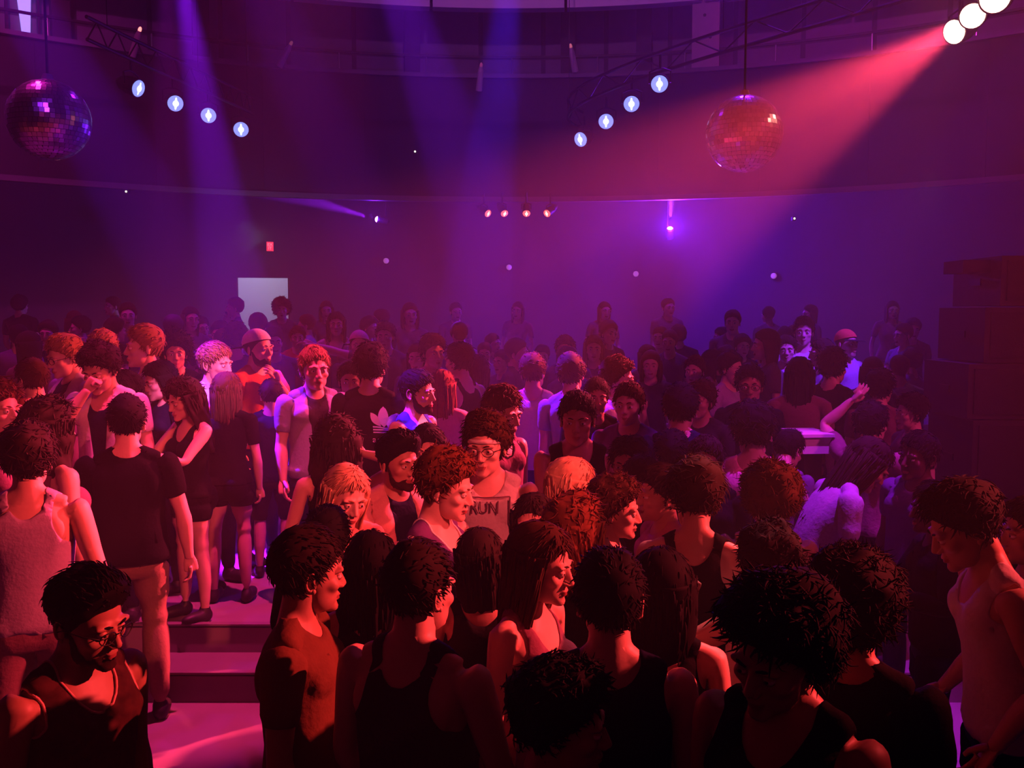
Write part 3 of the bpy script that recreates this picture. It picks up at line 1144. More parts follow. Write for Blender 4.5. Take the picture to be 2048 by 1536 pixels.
def person(label, px, ptop, d, **kw):
    a = dict(DEF)
    a.update(kw)
    NPEOPLE[0] += 1
    seed = NPEOPLE[0]
    rs = np.random.RandomState(seed * 7 + 1)
    fem, lod = a['fem'], a['lod']
    r = rest(fem, lod)
    pose = a['pose'] if isinstance(a['pose'], dict) else dict(POSES[a['pose']])
    R, J = solve(pose)
    hs = a['hs']
    # the body and what is covered of it
    hem = {'trousers': .90, 'shorts': .88, 'hotpants': .93, 'skirt': .92}[a['bot']]
    ft = f_top(r['V'], r['arm'], fem, a['top'], a.get('hem', hem), a.get('neck', 0))
    fb = f_bottom(r['V'], r['arm'], a['bot'])
    fs = np.where(r['arm'] > .3, -1, .105 - r['V'][:, 2])
    cov = np.maximum(np.maximum(ft, fb), fs)
    Vb = r['V'] - r['N'] * (.004 * np.clip(cov / .012, 0, 1))[:, None]
    parts = [(skin(Vb, r['W'], R, J), r['T'], 0)]
    parts.append((to_head(r['HV'], R, J, hs), r['HT'], 0))
    lipmask = sd_ell(np.abs(r['HV']) * (1, 1, -1), (0, .090, -.0), (1, 1, 1))
    for V, T, mi in r['HX']:
        parts.append((to_head(V, R, J, hs), T, mi))
    for i, s in enumerate('LR'):
        V, T = hand(a['hands'][i], 1 if s == 'L' else -1, lod)
        sg = 1 if s == 'L' else -1
        k = .9 if fem else 1.0
        q = rbetween((0, 0, -1), JT['ha_' + s] - JT['fa_' + s])
        P = (V * k) @ q.T + JT['ha_' + s]
        hr = pose.get('hand' + s, (0, 0, 0))
        RR = R['ha_' + s]
        if hr != (0, 0, 0):
            RR = RR @ q @ rotm('Z', hr[2] * sg) @ rotm('X', hr[0]) @ rotm('Y', hr[1] * sg) @ q.T
        parts.append(((P - JT['ha_' + s]) @ RR.T + J['ha_' + s], T, 0))
    hv = None
    if a['hair'] != 'none':
        hv, ht = make_hair(a['hair'], fem, lod, seed, bool(a['cap']))
        hv = to_head(hv, R, J, hs)
    zmin = parts[0][0][:, 2].min()
    zmax = max(parts[1][0][:, 2].max(), hv[:, 2].max() if hv is not None else -9)
    head_c = to_head(np.zeros((1, 3)), R, J, hs)[0]
    rr = ray(px, ptop)
    bz = base_z(d) if a['base'] is None else a['base']
    ztop = rr[2] * d + CAMZ
    H = ztop - bz
    scl = H / (zmax - zmin + .01)
    if not (.84 < scl < 1.14):
        print('SCALE', round(scl, 2), label)
    scl = min(max(scl, .82), 1.16)
    az = math.degrees(math.atan2(rr[0], 1))
    rz = math.radians(a['yaw'] - az)
    c, s_ = math.cos(rz), math.sin(rz)
    hx, hy = (head_c[0] * c - head_c[1] * s_) * scl, (head_c[0] * s_ + head_c[1] * c) * scl
    rootloc = (rr[0] * d - hx, d - hy, ztop - (zmax) * scl)
    rootloc = (rootloc[0], rootloc[1], bz - zmin * scl + .012)
    off = 0
    Vs, Ts, M = [], [], []
    for k, (V, T, mi) in enumerate(parts):
        Vs.append(V)
        Ts.append(T + off)
        m = np.full(len(T), mi)
        if k == 1:      # lips
            cc = r['HV'][T].mean(1)
            ax = np.abs(cc[:, 0])
            lip = (cc[:, 1] < -.082) & (ax < .019) & (np.abs(cc[:, 2] + .0675) < .0095 - ax * .25)
            m[lip] = 1
        M.append(m)
        off += len(V)
    me = mesh_np('person', np.vstack(Vs) * scl, np.vstack(Ts), [SKIN[a['skin']], LIP, EYEW, IRIS, HAIRC[a['hc'] if a['hc'] != 'blonde' else 'light']], np.concatenate(M))
    root = link('person', me)
    root.location = rootloc
    root.rotation_euler = (0, 0, rz)
    tag(root, label, 'person', a['group'])
    tcol, bcol = a['tc'], a['bc']
    sc = scl
    # garments
    nm = {'tank': 'tank_top', 'racer': 'tank_top', 'strap': 'strap_top', 'tee': 't_shirt', 'sleeveless': 'sleeveless_shirt', 'long': 'long_sleeved_shirt', 'jacket': 'jacket', 'open': 'open_shirt'}[a['top']]
    bn = {'trousers': 'trousers', 'shorts': 'shorts', 'hotpants': 'hot_pants', 'skirt': 'skirt'}[a['bot']]
    under = a.get('under')
    if under:
        fu = f_top(r['V'], r['arm'], fem, under[0], hem)
        garment('undershirt', r, fu, .006, R, J, seed + 50, cloth(under[1]), root, scl=sc)
    mt = a.get('mat') or cloth(tcol)
    garment(bn, r, fb, .012, R, J, seed + 3, cloth(bcol), root, .006, scl=sc)
    go, gP, edge = garment(nm, r, ft, .012 if under else .008, R, J, seed, mt, root, .006, a['loose'], scl=sc)
    if a['piping'] and edge is not None:
        be, Vr = edge
        z = Vr[be[:, 0], 2]
        be = be[z > 1.02]
        # one piece of piping for every opening
        par = {}

        def find(v):
            while par.setdefault(v, v) != v:
                v = par[v]
            return v
        for u_, v_ in be.tolist():
            par[find(u_)] = find(v_)
        comp = np.array([find(v) for v in be[:, 0].tolist()])
        lt = []
        for q in range(5):
            q2 = (q + 1) % 5
            lt += [[q, q2, 5 + q2], [q, 5 + q2, 5 + q]]
        for cid in np.unique(comp):
            e2 = be[comp == cid]
            if len(e2) < 8:
                continue
            A, Bp = gP[e2[:, 0]], gP[e2[:, 1]]
            dd = Bp - A
            ln = np.linalg.norm(dd, axis=1)
            ok = ln > 1e-5
            A, Bp, dd = A[ok], Bp[ok], dd[ok] / ln[ok][:, None]
            u = np.cross(dd, np.array([.3, .5, .81]))
            u /= np.linalg.norm(u, axis=1)[:, None] + 1e-9
            w = np.cross(dd, u)
            VV = []
            for P in (A - dd * .001, Bp + dd * .001):
                for q in range(5):
                    VV.append(P + .0045 * (math.cos(q * 1.2566) * u + math.sin(q * 1.2566) * w))
            VV = np.stack(VV, 1).reshape(-1, 3)
            TT = (np.array(lt).reshape(1, -1) + np.arange(len(A))[:, None] * 10).reshape(-1, 3)
            link('piping', mesh_np('piping', VV * sc, TT, cloth(a['piping'])), root)
    if lod < 2:
        for sgn in (1, -1):
            f2 = np.where(r['V'][:, 0] * sgn > 0, fs, -1)
            garment('shoe', r, f2, .010, R, J, seed, SHOE_W if a.get('shoes') == 'white' else SHOE_D, root, .001, rim=False, scl=sc)
    if hv is not None:
        link('hair', mesh_np('hair', hv * sc, ht, HAIRC[a['hc']], smooth=True), root)
    if a['beard']:
        HV, N = r['HV'], r['D']
        x, y, z = np.abs(HV[:, 0]), HV[:, 1], HV[:, 2]
        zb = np.interp(y, [-.11, -.082, -.06, -.035, -.012], [-.050, -.058, -.072, -.052, -.012])
        fbd = np.minimum(np.minimum(zb - z, .002 - y), z + .125) + wobble(HV, 130, seed, .002)
        mouth = np.sqrt((x / .023) ** 2 + ((z + .066) / .011) ** 2) - 1
        fbd = np.where(y < -.06, np.minimum(fbd, mouth * .01), fbd)
        fbd = np.where((y < -.08) & (x < .008) & (z > -.060), -1, fbd) if a['beard'] == 'stubble' else fbd
        T, B = clip(r['HT'], fbd)
        if len(T):
            Vb2 = blend(HV, B) + blend(N, B) * (.0006 + np.clip(blend(fbd, B), 0, .01) * .35 + np.abs(wobble(blend(HV, B), 260, seed, .0035)))[:, None]
            link('beard', mesh_np('beard', to_head(Vb2, R, J, hs) * sc, T, BEARD), root)
    if a['glasses']:
        g = MB()
        for s in (-1, 1):
            th = np.linspace(0, 2 * math.pi, 21)
            g.tube([(s * .032 + .024 * math.cos(t), -.104 + .008 * abs(math.cos(t)) * (1 if math.cos(t) * s > 0 else 0), -.002 + .017 * math.sin(t)) for t in th], .0017, 6, up=(0, 1, 0), caps=False)
            g.tube([(s * .056, -.097, .003), (s * .074, -.06, .004), (s * .082, .0, .003), (s * .082, .018, -.008)], .0018, 6)
        g.tube([(-.009, -.106, .002), (0, -.109, .005), (.009, -.106, .002)], .0015, 6)
        V = to_head(np.vstack(g.V), R, J, hs) * sc
        tri = [q[:, [0, 1, 2]] for q in g.Q] + [q[:, [0, 2, 3]] for q in g.Q] + g.T
        link('glasses', mesh_np('glasses', V, np.vstack(tri), BLACKMETAL), root)
    if a['band']:
        th = np.linspace(0, 2 * math.pi, 41)
        D2 = np.column_stack([np.sin(th), -np.cos(th), 0 * th])
        P = []
        for zz in (.062, .046):
            Dz = D2.copy()
            Dz[:, 2] = .62 * (.60 if zz < .05 else 1.0) - .08 * np.cos(th) * -1
            Dz /= np.linalg.norm(Dz, axis=1)[:, None]
            P.append(head_surf(Dz, fem) + Dz * .006)
        n = 41
        V = np.vstack([P[0], P[1], P[0] - D2 * .006, P[1] - D2 * .006])
        T = []
        for i in range(n - 1):
            for (u, w) in ((0, n), (n, 3 * n), (3 * n, 2 * n), (2 * n, 0)):
                T += [[u + i, w + i, w + i + 1], [u + i, w + i + 1, u + i + 1]]
        link('headband', mesh_np('headband', to_head(V, R, J, hs) * sc, np.array(T), cloth(a['band'])), root)
    if a['cap']:
        HV, HT, D = r['HV'], r['HT'], r['D']
        f = HV[:, 2] - .038 + .25 * HV[:, 1]
        T, B = clip(HT, f)
        V = blend(HV, B) + blend(D, B) * .014
        g = MB()
        back = -1 if a['cap'] == 'back' else 1
        # the brim, over the neck when worn backwards
        bv = []
        for i in range(9):
            t = (i / 8 - .5) * 2.0
            for k, (rad, dz) in enumerate(((.104, 0), (.172, -.012), (.172, -.017), (.104, -.006))):
                bv.append((rad * .92 * math.sin(t), -back * rad * math.cos(t) + .01, .045 + dz - (.028 if back < 0 else -.0)))
        q = []
        for i in range(8):
            for k in range(4):
                k2 = (k + 1) % 4
                q.append([i * 4 + k, i * 4 + k2, (i + 1) * 4 + k2, (i + 1) * 4 + k])
        co = link('cap', mesh_np('cap', to_head(V, R, J, hs) * sc, T, cloth(a.get('capc', 'white'))), root)
        link('cap_brim', mesh_np('cap_brim', to_head(np.array(bv), R, J, hs) * sc, np.array(q), cloth('charcoal')), co)
    root['_'] = 0
    del root['_']
    return dict(o=root, R=R, J=J, r=r, scl=sc, hs=hs, a=a)


def print_on(p, mb_or_obj_pts, faces, x0, z0, name, m, front=True, off=.022, h=.002):
    """flat print: maps 2-D points (x to the wearer's left when front, z up) onto the shirt"""
    P = np.array([torso_point(p['r'], p['R'], p['J'], x0 + q[0] * (1 if front else -1), z0 + q[1], front, off) for q in mb_or_obj_pts])
    return link(name, mesh_np(name, P * p['scl'], faces, m, smooth=False), p['o'])


def text_pts(txt, size):
    cu = bpy.data.curves.new('t', 'FONT')
    cu.body = txt
    cu.size = size
    cu.align_x = 'CENTER'
    cu.resolution_u = 2
    o = bpy.data.objects.new('t', cu)
    COL.objects.link(o)
    dg = bpy.context.evaluated_depsgraph_get()
    dg.update()
    m2 = o.evaluated_get(dg).to_mesh()
    m2.calc_loop_triangles()
    V = np.array([v.co[:2] for v in m2.vertices])
    T = np.array([t.vertices[:] for t in m2.loop_triangles])
    o.evaluated_get(dg).to_mesh_clear()
    bpy.data.objects.remove(o)
    bpy.data.curves.remove(cu)
    return V, T


def frame_pts(w, h, t, n=14):
    """outline of a rectangle as little quads that can follow the cloth"""
    V, T = [], []

    def strip(a, b, wid):
        a, b = np.array(a, float), np.array(b, float)
        d = b - a
        nrm = np.array([-d[1], d[0]]) / np.linalg.norm(d) * wid / 2
        s = len(V)
        for i in range(n + 1):
            p = a + d * i / n
            V.append(p + nrm)
            V.append(p - nrm)
        for i in range(n):
            q = s + 2 * i
            T.append([q, q + 1, q + 3])
            T.append([q, q + 3, q + 2])
    strip((-w / 2, h / 2), (w / 2, h / 2), t)
    strip((-w / 2, -h / 2), (w / 2, -h / 2), t)
    strip((-w / 2, -h / 2), (-w / 2, h / 2), t)
    strip((w / 2, -h / 2), (w / 2, h / 2), t)
    return np.array(V), np.array(T)


def bar_pts(x0, x1, z0, z1, n=6):
    V, T = [], []
    for i in range(n + 1):
        x = x0 + (x1 - x0) * i / n
        V += [(x, z0), (x, z1)]
    for i in range(n):
        q = 2 * i
        T += [[q, q + 2, q + 3], [q, q + 3, q + 1]]
    return np.array(V), np.array(T)
# ------------------------------------------------------------------ the hall
CX, CY = 0.0, 4.46               # centre of the round hall
M_FLOOR = mat('floor_concrete', (0.30, 0.26, 0.27), 0.5, noise=(0.20, 0.17, 0.18), bump=0.1, scale=3.0)
M_STEP = mat('step_edge', (0.22, 0.19, 0.20), 0.6, noise=(0.15, 0.13, 0.14), bump=0.1, scale=6.0)
M_WALL = mat('dark_wall', (0.045, 0.04, 0.05), 0.85, noise=(0.03, 0.027, 0.034), bump=0.1, scale=4.0)
M_FASCIA = mat('balcony_paint', (0.026, 0.022, 0.032), 0.85, noise=(0.018, 0.015, 0.022), bump=0.1, scale=3.0)
M_PANEL = mat('gallery_panel', (0.15, 0.13, 0.18), 0.7, noise=(0.09, 0.08, 0.11), bump=0.1, scale=5.0)
M_TRIM = mat('pale_trim', (0.62, 0.56, 0.62), 0.6)
M_CEIL = mat('black_ceiling', (0.02, 0.018, 0.022), 0.9)


def arc(name, segs, m, a0=-100, a1=100, n=80, parent=None, smooth=True):
    """a strip swept round the hall; segs: closed outline of (radius, z); angles measured from +y"""
    V, Q = [], []
    k = len(segs)
    for i in range(n + 1):
        t = math.radians(a0 + (a1 - a0) * i / n)
        for r, z in segs:
            V.append((CX + r * math.sin(t), CY + r * math.cos(t), z))
    full = abs(a1 - a0) >= 359.9
    for i in range(n):
        for j in range(k):
            j2 = (j + 1) % k
            Q.append([i * k + j, i * k + j2, (i + 1) * k + j2, (i + 1) * k + j])
    if not full and k == 4:
        Q.append([0, 1, 2, 3])
        Q.append([n * k + 3, n * k + 2, n * k + 1, n * k])
    return link(name, mesh_np(name, V, np.array(Q), m, smooth=False), parent)


def pol(r, deg, z):
    t = math.radians(deg)
    return Vector((CX + r * math.sin(t), CY + r * math.cos(t), z))


Z_SOF = at(1024, 401, 16.96).z
Z_PAR = at(1024, 158, 16.96).z
Z_TRIM = at(1024, 18, 16.96).z

fl = MB()
W2 = 16.5
fl.box((0, -3.58, -.1), (2 * W2, 17.84, .2))
tag(fl.obj('floor', M_FLOOR), kind='structure')
for y0, y1, z in ((5.34, 5.73, .16), (5.73, 9.8, .32), (9.8, 13.0, .5), (13.0, 21.0, .75)):
    b = MB()
    b.box((0, (y0 + y1) / 2, z / 2 - .02), (2 * W2, y1 - y0, z + .04))
    tier = tag(b.obj('floor', M_STEP if z < .2 else M_FLOOR), kind='structure')
    if y0 < 9:
        n = MB()
        n.box((0, y0 + .015, z + .02), (2 * W2, .05, .012))
        n.obj('step_nosing', M_STEP, tier)
tag(arc('wall_back', [(15.6, -.1), (15.6, 9.7), (15.9, 9.7), (15.9, -.1)], M_WALL, -180, 180, 96), kind='structure')
tag(arc('ceiling', [(12.5, Z_SOF + 1.25), (15.7, Z_SOF + 1.25), (15.7, Z_SOF + 1.4), (12.5, Z_SOF + 1.4)], M_FASCIA, -110, 110), kind='structure')
c = MB()
c.box((0, CY, 9.6), (33, 33, .2))
tag(c.obj('ceiling', M_CEIL), kind='structure')

# balcony front: one curved piece with the facing boards that can be told apart
bal = tag(arc('wall_balcony', [(12.5, Z_SOF), (12.5, Z_PAR), (12.65, Z_PAR), (12.65, Z_SOF)], M_FASCIA, -110, 110), kind='structure')
arc('cap_rail', [(12.42, Z_PAR), (12.42, Z_PAR + .07), (12.74, Z_PAR + .07), (12.74, Z_PAR)], M_PANEL, -110, 110, parent=bal)
arc('lower_lip', [(12.44, Z_SOF - .03), (12.44, Z_SOF + .06), (12.56, Z_SOF + .06), (12.56, Z_SOF - .03)], mat('lip_paint', (0.11, 0.09, 0.11), 0.6), -110, 110, parent=bal)
# seam battens of the facing
bat = MB()
bat.box((0, 0, 0), (.03, .03, Z_PAR - Z_SOF - .12))
bme = bat.mesh('batten', M_FASCIA)
for i in range(-9, 10):
    o = link('batten', bme, bal)
    o.location = pol(12.49, i * 8.0 + 4, (Z_PAR + Z_SOF) / 2)
    o.rotation_euler = (0, 0, -math.radians(i * 8.0 + 4))

# gallery wall behind the balcony
gal = tag(arc('wall_gallery', [(14.0, Z_PAR - .8), (14.0, 9.6), (14.2, 9.6), (14.2, Z_PAR - .8)], M_WALL, -110, 110), kind='structure')
pm = {}
for i in range(-16, 17):
    deg = i * 5.0
    if abs(deg) > 62:
        continue
    w = 14 * math.radians(5.0) - .09
    for (z0, z1) in ((Z_PAR - .4, Z_PAR + .72), (Z_PAR + .78, 8.7)):
        h = z1 - z0
        key = round(h, 3)
        if key not in pm:
            b = MB()
            b.box((0, 0, 0), (w, .06, h))
            pm[key] = b.mesh('panel', M_PANEL)
        o = link('panel', pm[key], gal)
        o.location = pol(13.97, deg, (z0 + z1) / 2)
        o.rotation_euler = (0, 0, -math.radians(deg))
for deg in (-47, -33.5, -24, -8, 4.5, 10.5, 40, 52):
    b = MB()
    b.box((0, 0, 0), (.28, .30, 9.6 - Z_PAR + .8))
    o = b.obj('pilaster', M_WALL, gal)
    o.location = pol(13.8, deg, (9.6 + Z_PAR - .8) / 2)
    o.rotation_euler = (0, 0, -math.radians(deg))
# pale trim band over the gallery opening, in lengths with joints
tr = tag(arc('trim_1', [(12.55, Z_TRIM + .16), (12.55, Z_TRIM + .9), (12.75, Z_TRIM + .9), (12.75, Z_TRIM + .16)], M_FASCIA, -110, 110), kind='structure')
for k in range(-7, 7):
    a0 = k * 11.0 + 4.4
    arc('trim_board', [(12.46, Z_TRIM), (12.46, Z_TRIM + .15), (12.7, Z_TRIM + .15), (12.7, Z_TRIM)], M_TRIM, a0 + .12, a0 + 10.88, 10, parent=tr)


def deg_of(px, r):
    """hall angle of the point where the view through column px meets radius r"""
    rr = ray(px, 200)
    d = 10.0
    for _ in range(60):
        x, y = rr[0] * d - CX, d - CY
        d += (r - math.hypot(x, y)) * .7
    return math.degrees(math.atan2(rr[0] * d - CX, d - CY)), d


# pier with drilled holes beside the right half of the gallery
dg_, dd_ = deg_of(1412, 12.7)
pier = Vector((0, 0, 0))
pp = at(1412, 80, dd_)
pr = tag(bpy.data.objects.new('pillar', None), kind='structure')
COL.objects.link(pr)
pr.location = (pp.x, pp.y, 0)
pr.rotation_euler = (0, 0, -math.radians(dg_))
pw = 52 / F * dd_
b = MB()
b.box((0, 0, (Z_PAR - .05 + 9.6) / 2), (pw, .22, 9.6 - Z_PAR + .05))
b.obj('shaft', mat('drilled_board', (0.42, 0.30, 0.34), 0.7, noise=(0.3, 0.2, 0.25), scale=8), pr)
hb = MB()
for i, (hx, hz) in enumerate(((-.1, .25), (.08, .62), (-.02, 1.0), (.1, 1.35), (-.1, 1.7), (.06, 2.1))):
    hb.tube([(hx, -.105, Z_PAR + hz), (hx, -.118, Z_PAR + hz)], .028, 10, up=(1, 0, 0))
tag(hb.obj('hole', BLACKMETAL, pr), kind='stuff')

# narrow lit banner at the upper left, its light put into the emission
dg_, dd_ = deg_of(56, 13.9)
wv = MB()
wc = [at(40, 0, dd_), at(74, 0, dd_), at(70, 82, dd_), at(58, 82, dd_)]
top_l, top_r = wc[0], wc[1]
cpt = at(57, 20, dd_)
ww = tag(bpy.data.objects.new('glowing_banner_1', None), kind='structure')
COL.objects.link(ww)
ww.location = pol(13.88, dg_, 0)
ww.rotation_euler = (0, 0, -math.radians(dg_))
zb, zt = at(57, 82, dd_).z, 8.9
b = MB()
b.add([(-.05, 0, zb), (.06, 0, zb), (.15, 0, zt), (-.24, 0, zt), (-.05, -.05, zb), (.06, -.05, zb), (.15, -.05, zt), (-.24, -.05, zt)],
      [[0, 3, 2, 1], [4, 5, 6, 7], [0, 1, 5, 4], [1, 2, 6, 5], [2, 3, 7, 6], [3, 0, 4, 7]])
b.obj('pane', mat('banner_glow', (0.5, 0.5, 0.9), 0.4, emit=(0.35, 0.30, 1.0), strength=1.1), ww)
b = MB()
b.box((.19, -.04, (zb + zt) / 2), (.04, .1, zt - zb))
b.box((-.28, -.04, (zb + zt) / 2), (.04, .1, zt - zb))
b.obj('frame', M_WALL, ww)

# ------------------------------------------------------------------ lamps
LENS_B = mat('lens_blue_white', (0.5, 0.5, 0.9), 0.3, emit=(0.26, 0.33, 1.0), strength=1.25)
LENS_HOT = mat('lens_hot_streak', (0.8, 0.8, 1), 0.3, emit=(0.62, 0.72, 1.0), strength=2.4)
LENS_R = mat('lens_red_hot', (1, 0.6, 0.5), 0.3, emit=(1.0, 0.42, 0.30), strength=14)
LENS_DR = mat('lens_dim_red', (1, 0.3, 0.25), 0.3, emit=(1.0, 0.12, 0.10), strength=1.6)
LENS_DRH = mat('lens_dim_red_hot', (1, 0.5, 0.4), 0.3, emit=(1.0, 0.5, 0.42), strength=3.0)


def par_can(loc, aim, rad, lens, hot, label, group, hang=.35, tilt=0):
    root = bpy.data.objects.new('stage_lamp', None)
    COL.objects.link(root)
    root.location = loc
    root.rotation_euler = (Vector(aim) - Vector(loc)).to_track_quat('-Z', 'Y').to_euler()
    tag(root, label, 'lamp', group)
    b = MB()
    b.tube([(0, 0, .012), (0, 0, .0), (0, 0, .05), (0, 0, .16), (0, 0, .27), (0, 0, .33)], [rad * .98, rad * 1.12, rad * 1.10, rad * 1.06, rad * .8, rad * .45], 24, up=(1, 0, 0))
    b.obj('can', BLACKMETAL, root, smooth=False)
    b = MB()
    P = [(0, 0, .004), (0, 0, -.006), (0, 0, -.014)]
    b.tube(P, [rad, rad * .96, rad * .55], 24, up=(1, 0, 0))
    ln = b.obj('lens', lens, root, smooth=True)
    if hot:
        b = MB()
        b.ell((0, 0, -.013), (rad * .20, rad * .78, .006), 12, 6)
        b.ell((0, 0, -.013), (rad * .42, rad * .42, .006), 12, 6)
        b.obj('filament_glow', hot, ln, smooth=True)
    # the yoke stands upright whatever the can does
    inv = root.rotation_euler.to_matrix().inverted()
    b = MB()
    q = [inv @ Vector(v) for v in ((0, 0, hang), (0, 0, hang * .5))]
    c2 = Vector((0, 0, .12))
    side = Vector((rad * 1.25, 0, .12))
    s2 = Vector((-rad * 1.25, 0, .12))
    top = c2 + inv @ Vector((0, 0, rad * 1.7))
    b.tube([side, side + (top - c2) * .8, top + Vector((rad * .4, 0, 0)), top - Vector((rad * .4, 0, 0)), s2 + (top - c2) * .8, s2], .012, 6)
    b.tube([top, c2 + inv @ Vector((0, 0, hang))], .015, 6)
    b.obj('yoke', BLACKMETAL, root)
    return root


AIM_ROOM = Vector((-.3, 1.5, 1.6))
ordl = ['outermost, seen nearly edge-on', 'second from the mirror ball, pinkish', 'third from the mirror ball', 'innermost, lowest of its row']
for i, p in enumerate(LEFT_LAMPS):
    aim = AIM_ROOM if i else p + Vector((5, -1.6, -2.0))
    if i == 1:
        aim = Vector((2.5, 3.5, 1.0))
    par_can(p, aim, .108 if i < 3 else .115, LENS_B, LENS_HOT, 'blue-white stage lamp beside the left mirror ball, ' + ordl[i], 'blue-white lamps on the left truss')
ordr = ['innermost and lowest, tilted', 'second lowest', 'second highest', 'highest, nearest the holed pier']
for i, p in enumerate(RIGHT_LAMPS):
    par_can(p, AIM_ROOM if i else Vector((-6, 6.5, 1.0)), (.12, .112, .108, .106)[i], LENS_B, LENS_HOT, 'blue-white stage lamp in the slanting row right of centre, ' + ordr[i], 'blue-white lamps on the right truss')
ordq = ['lowest, seen edge-on', 'middle one, round and glaring', 'highest, cut by the picture top']
for i, p in enumerate(RED_LAMPS):
    par_can(p, (Vector((-4.5, 5.0, 1)), Vector((-1, 2.0, 1.6)), Vector((-1, 1.5, 2)))[i], (.12, .115, .13)[i], LENS_R, None, 'glaring red-white stage lamp in the upper right corner, ' + ordq[i], 'glaring red lamps on the right truss')
for i, p in enumerate(FAR_RED):
    par_can(p, p + Vector(((3, -3, -2.2), (1.4, -3, -2.6), (0, -3, -2.6), (-2.2, -3, -2.0))[i]), .066, LENS_DR, LENS_DRH,
            'small dim red lamp under the balcony edge, ' + ('first', 'second', 'third', 'fourth')[i] + ' of four from the purple beam lamp', 'small red lamps under the balcony', hang=.3)


def truss(name, pts, label):
    root = bpy.data.objects.new(name, None)
    COL.objects.link(root)
    root.location = pts[len(pts) // 2] + Vector((0, 0, .33))
    tag(root, label, 'truss')
    P = np.array([tuple(p) for p in pts]) + (0, 0, .33) - np.array(root.location)
    # a smooth line through the lamps
    t = np.arange(len(P))
    tt = np.linspace(0, len(P) - 1, 24)
    C = np.column_stack([np.polyval(np.polyfit(t, P[:, k], min(3, len(P) - 1)), tt) for k in range(3)])
    C[:, 2] = P[:, 2].mean()
    for off in (0, .26):
        MB().tube(C + (0, 0, off), .024, 8).obj('chord', BLACKMETAL, root)
    for i in range(len(C) - 1):
        MB().tube([C[i] + (0, 0, .26 * (i % 2)), C[i + 1] + (0, 0, .26 * ((i + 1) % 2))], .010, 5).obj('brace', BLACKMETAL, root)
    for i in (2, 12, 21):
        w = P[0] * 0 + C[i]
        MB().tube([w + (0, 0, .26), w + (0, 0, 9.5 - root.location.z)], .006, 5).obj('hanging_cable', BLACKMETAL, root)
    return root


truss('lighting_truss', [LEFT_LAMPS[0] + (LEFT_LAMPS[0] - LEFT_LAMPS[1]) * 1.2] + LEFT_LAMPS + [LEFT_LAMPS[3] + (LEFT_LAMPS[3] - LEFT_LAMPS[2]) * .4], 'black ceiling truss carrying the blue-white lamps beside the left mirror ball')
truss('lighting_truss', [RIGHT_LAMPS[0] + (RIGHT_LAMPS[0] - RIGHT_LAMPS[1]) * .4] + RIGHT_LAMPS + [(RIGHT_LAMPS[3] + RED_LAMPS[0]) / 2] + RED_LAMPS, 'black ceiling truss carrying the right row of lamps up to the red ones')

# beam scanners
for p, lab, aim in ((SCAN_L, 'small lamp throwing a violet beam up to the left under the balcony', at(560, 392, 17.0)),
                    (SCAN_R, 'small lamp throwing a bright magenta beam straight up under the balcony', at(1345, 330, 17.0))):
    root = bpy.data.objects.new('beam_lamp', None)
    COL.objects.link(root)
    root.location = p
    root.rotation_euler = (Vector(aim) - Vector(p)).to_track_quat('-Z', 'Y').to_euler()
    tag(root, lab, 'lamp')
    b = MB()
    b.tube([(0, 0, .02), (0, 0, .05), (0, 0, .22), (0, 0, .25)], [.06, .075, .075, .04], 16, up=(1, 0, 0))
    b.obj('housing', BLACKMETAL, root)
    b = MB()
    b.ell((0, 0, .045), (.062, .062, .062), 16, 10)
    b.obj('lens', mat('lens_magenta', (1, .6, 1), .3, emit=(1.0, 0.35, 0.9), strength=7), root, smooth=True)
    inv = root.rotation_euler.to_matrix().inverted()
    b = MB()
    b.tube([Vector((0, 0, .15)), Vector((0, 0, .15)) + inv @ Vector((0, .25, -.05)), Vector((0, 0, .15)) + inv @ Vector((0, .3, Z_SOF + 1.25 - p[2]))], .016, 6)
    b.obj('bracket', BLACKMETAL, root)

# pin lights
STAR = mat('pin_light', (1, 1, .9), .3, emit=(1.0, 0.9, 0.7), strength=4)
for (px, py, d, lab) in ((252, 383, 15.6, 'tiny white pin light on the dark wall below the left mirror ball'), (830, 303, 16.5, 'tiny white pin light on the balcony front between the lamp rows'),
                         (1589, 437, 15.5, 'tiny white pin light on the wall right of the upright magenta beam')):
    p = at(px, py, d)
    ang = math.atan2(p.x - CX, p.y - CY)
    rr_ = 12.42 if py < 390 else None
    root = bpy.data.objects.new('pin_light', None)
    COL.objects.link(root)
    root.location = p
    tag(root, lab, 'lamp')
    MB().ell((0, 0, 0), (.016, .012, .016), 10, 8).obj('bulb', STAR, root, smooth=True)
    MB().box((0, .05, 0), (.06, .08, .06)).obj('fitting', BLACKMETAL, root)
for i, (px, py) in enumerate(((772, 522), (1018, 535), (1272, 548), (1548, 552))):
    d = deg_of(px, 15.5)[1]
    p = at(px, py, d)
    root = bpy.data.objects.new('wall_lamp', None)
    COL.objects.link(root)
    root.location = p
    root.rotation_euler = (0, 0, -math.atan2(p.x - CX, p.y - CY))
    tag(root, 'faint round lamp on the back wall, ' + ('right of the exit sign', 'below the small red lamps', 'left below the upright magenta beam', 'below the right pin light')[i], 'lamp', 'faint lamps along the back wall')
    MB().ell((0, -.07, 0), (.06, .04, .06), 14, 8).obj('shade', mat('dim_lamp', (.5, .3, .5), .5, emit=(0.5, 0.12, 0.4), strength=.55), root, smooth=True)
    MB().box((0, 0, 0), (.08, .08, .16)).obj('back_plate', BLACKMETAL, root)

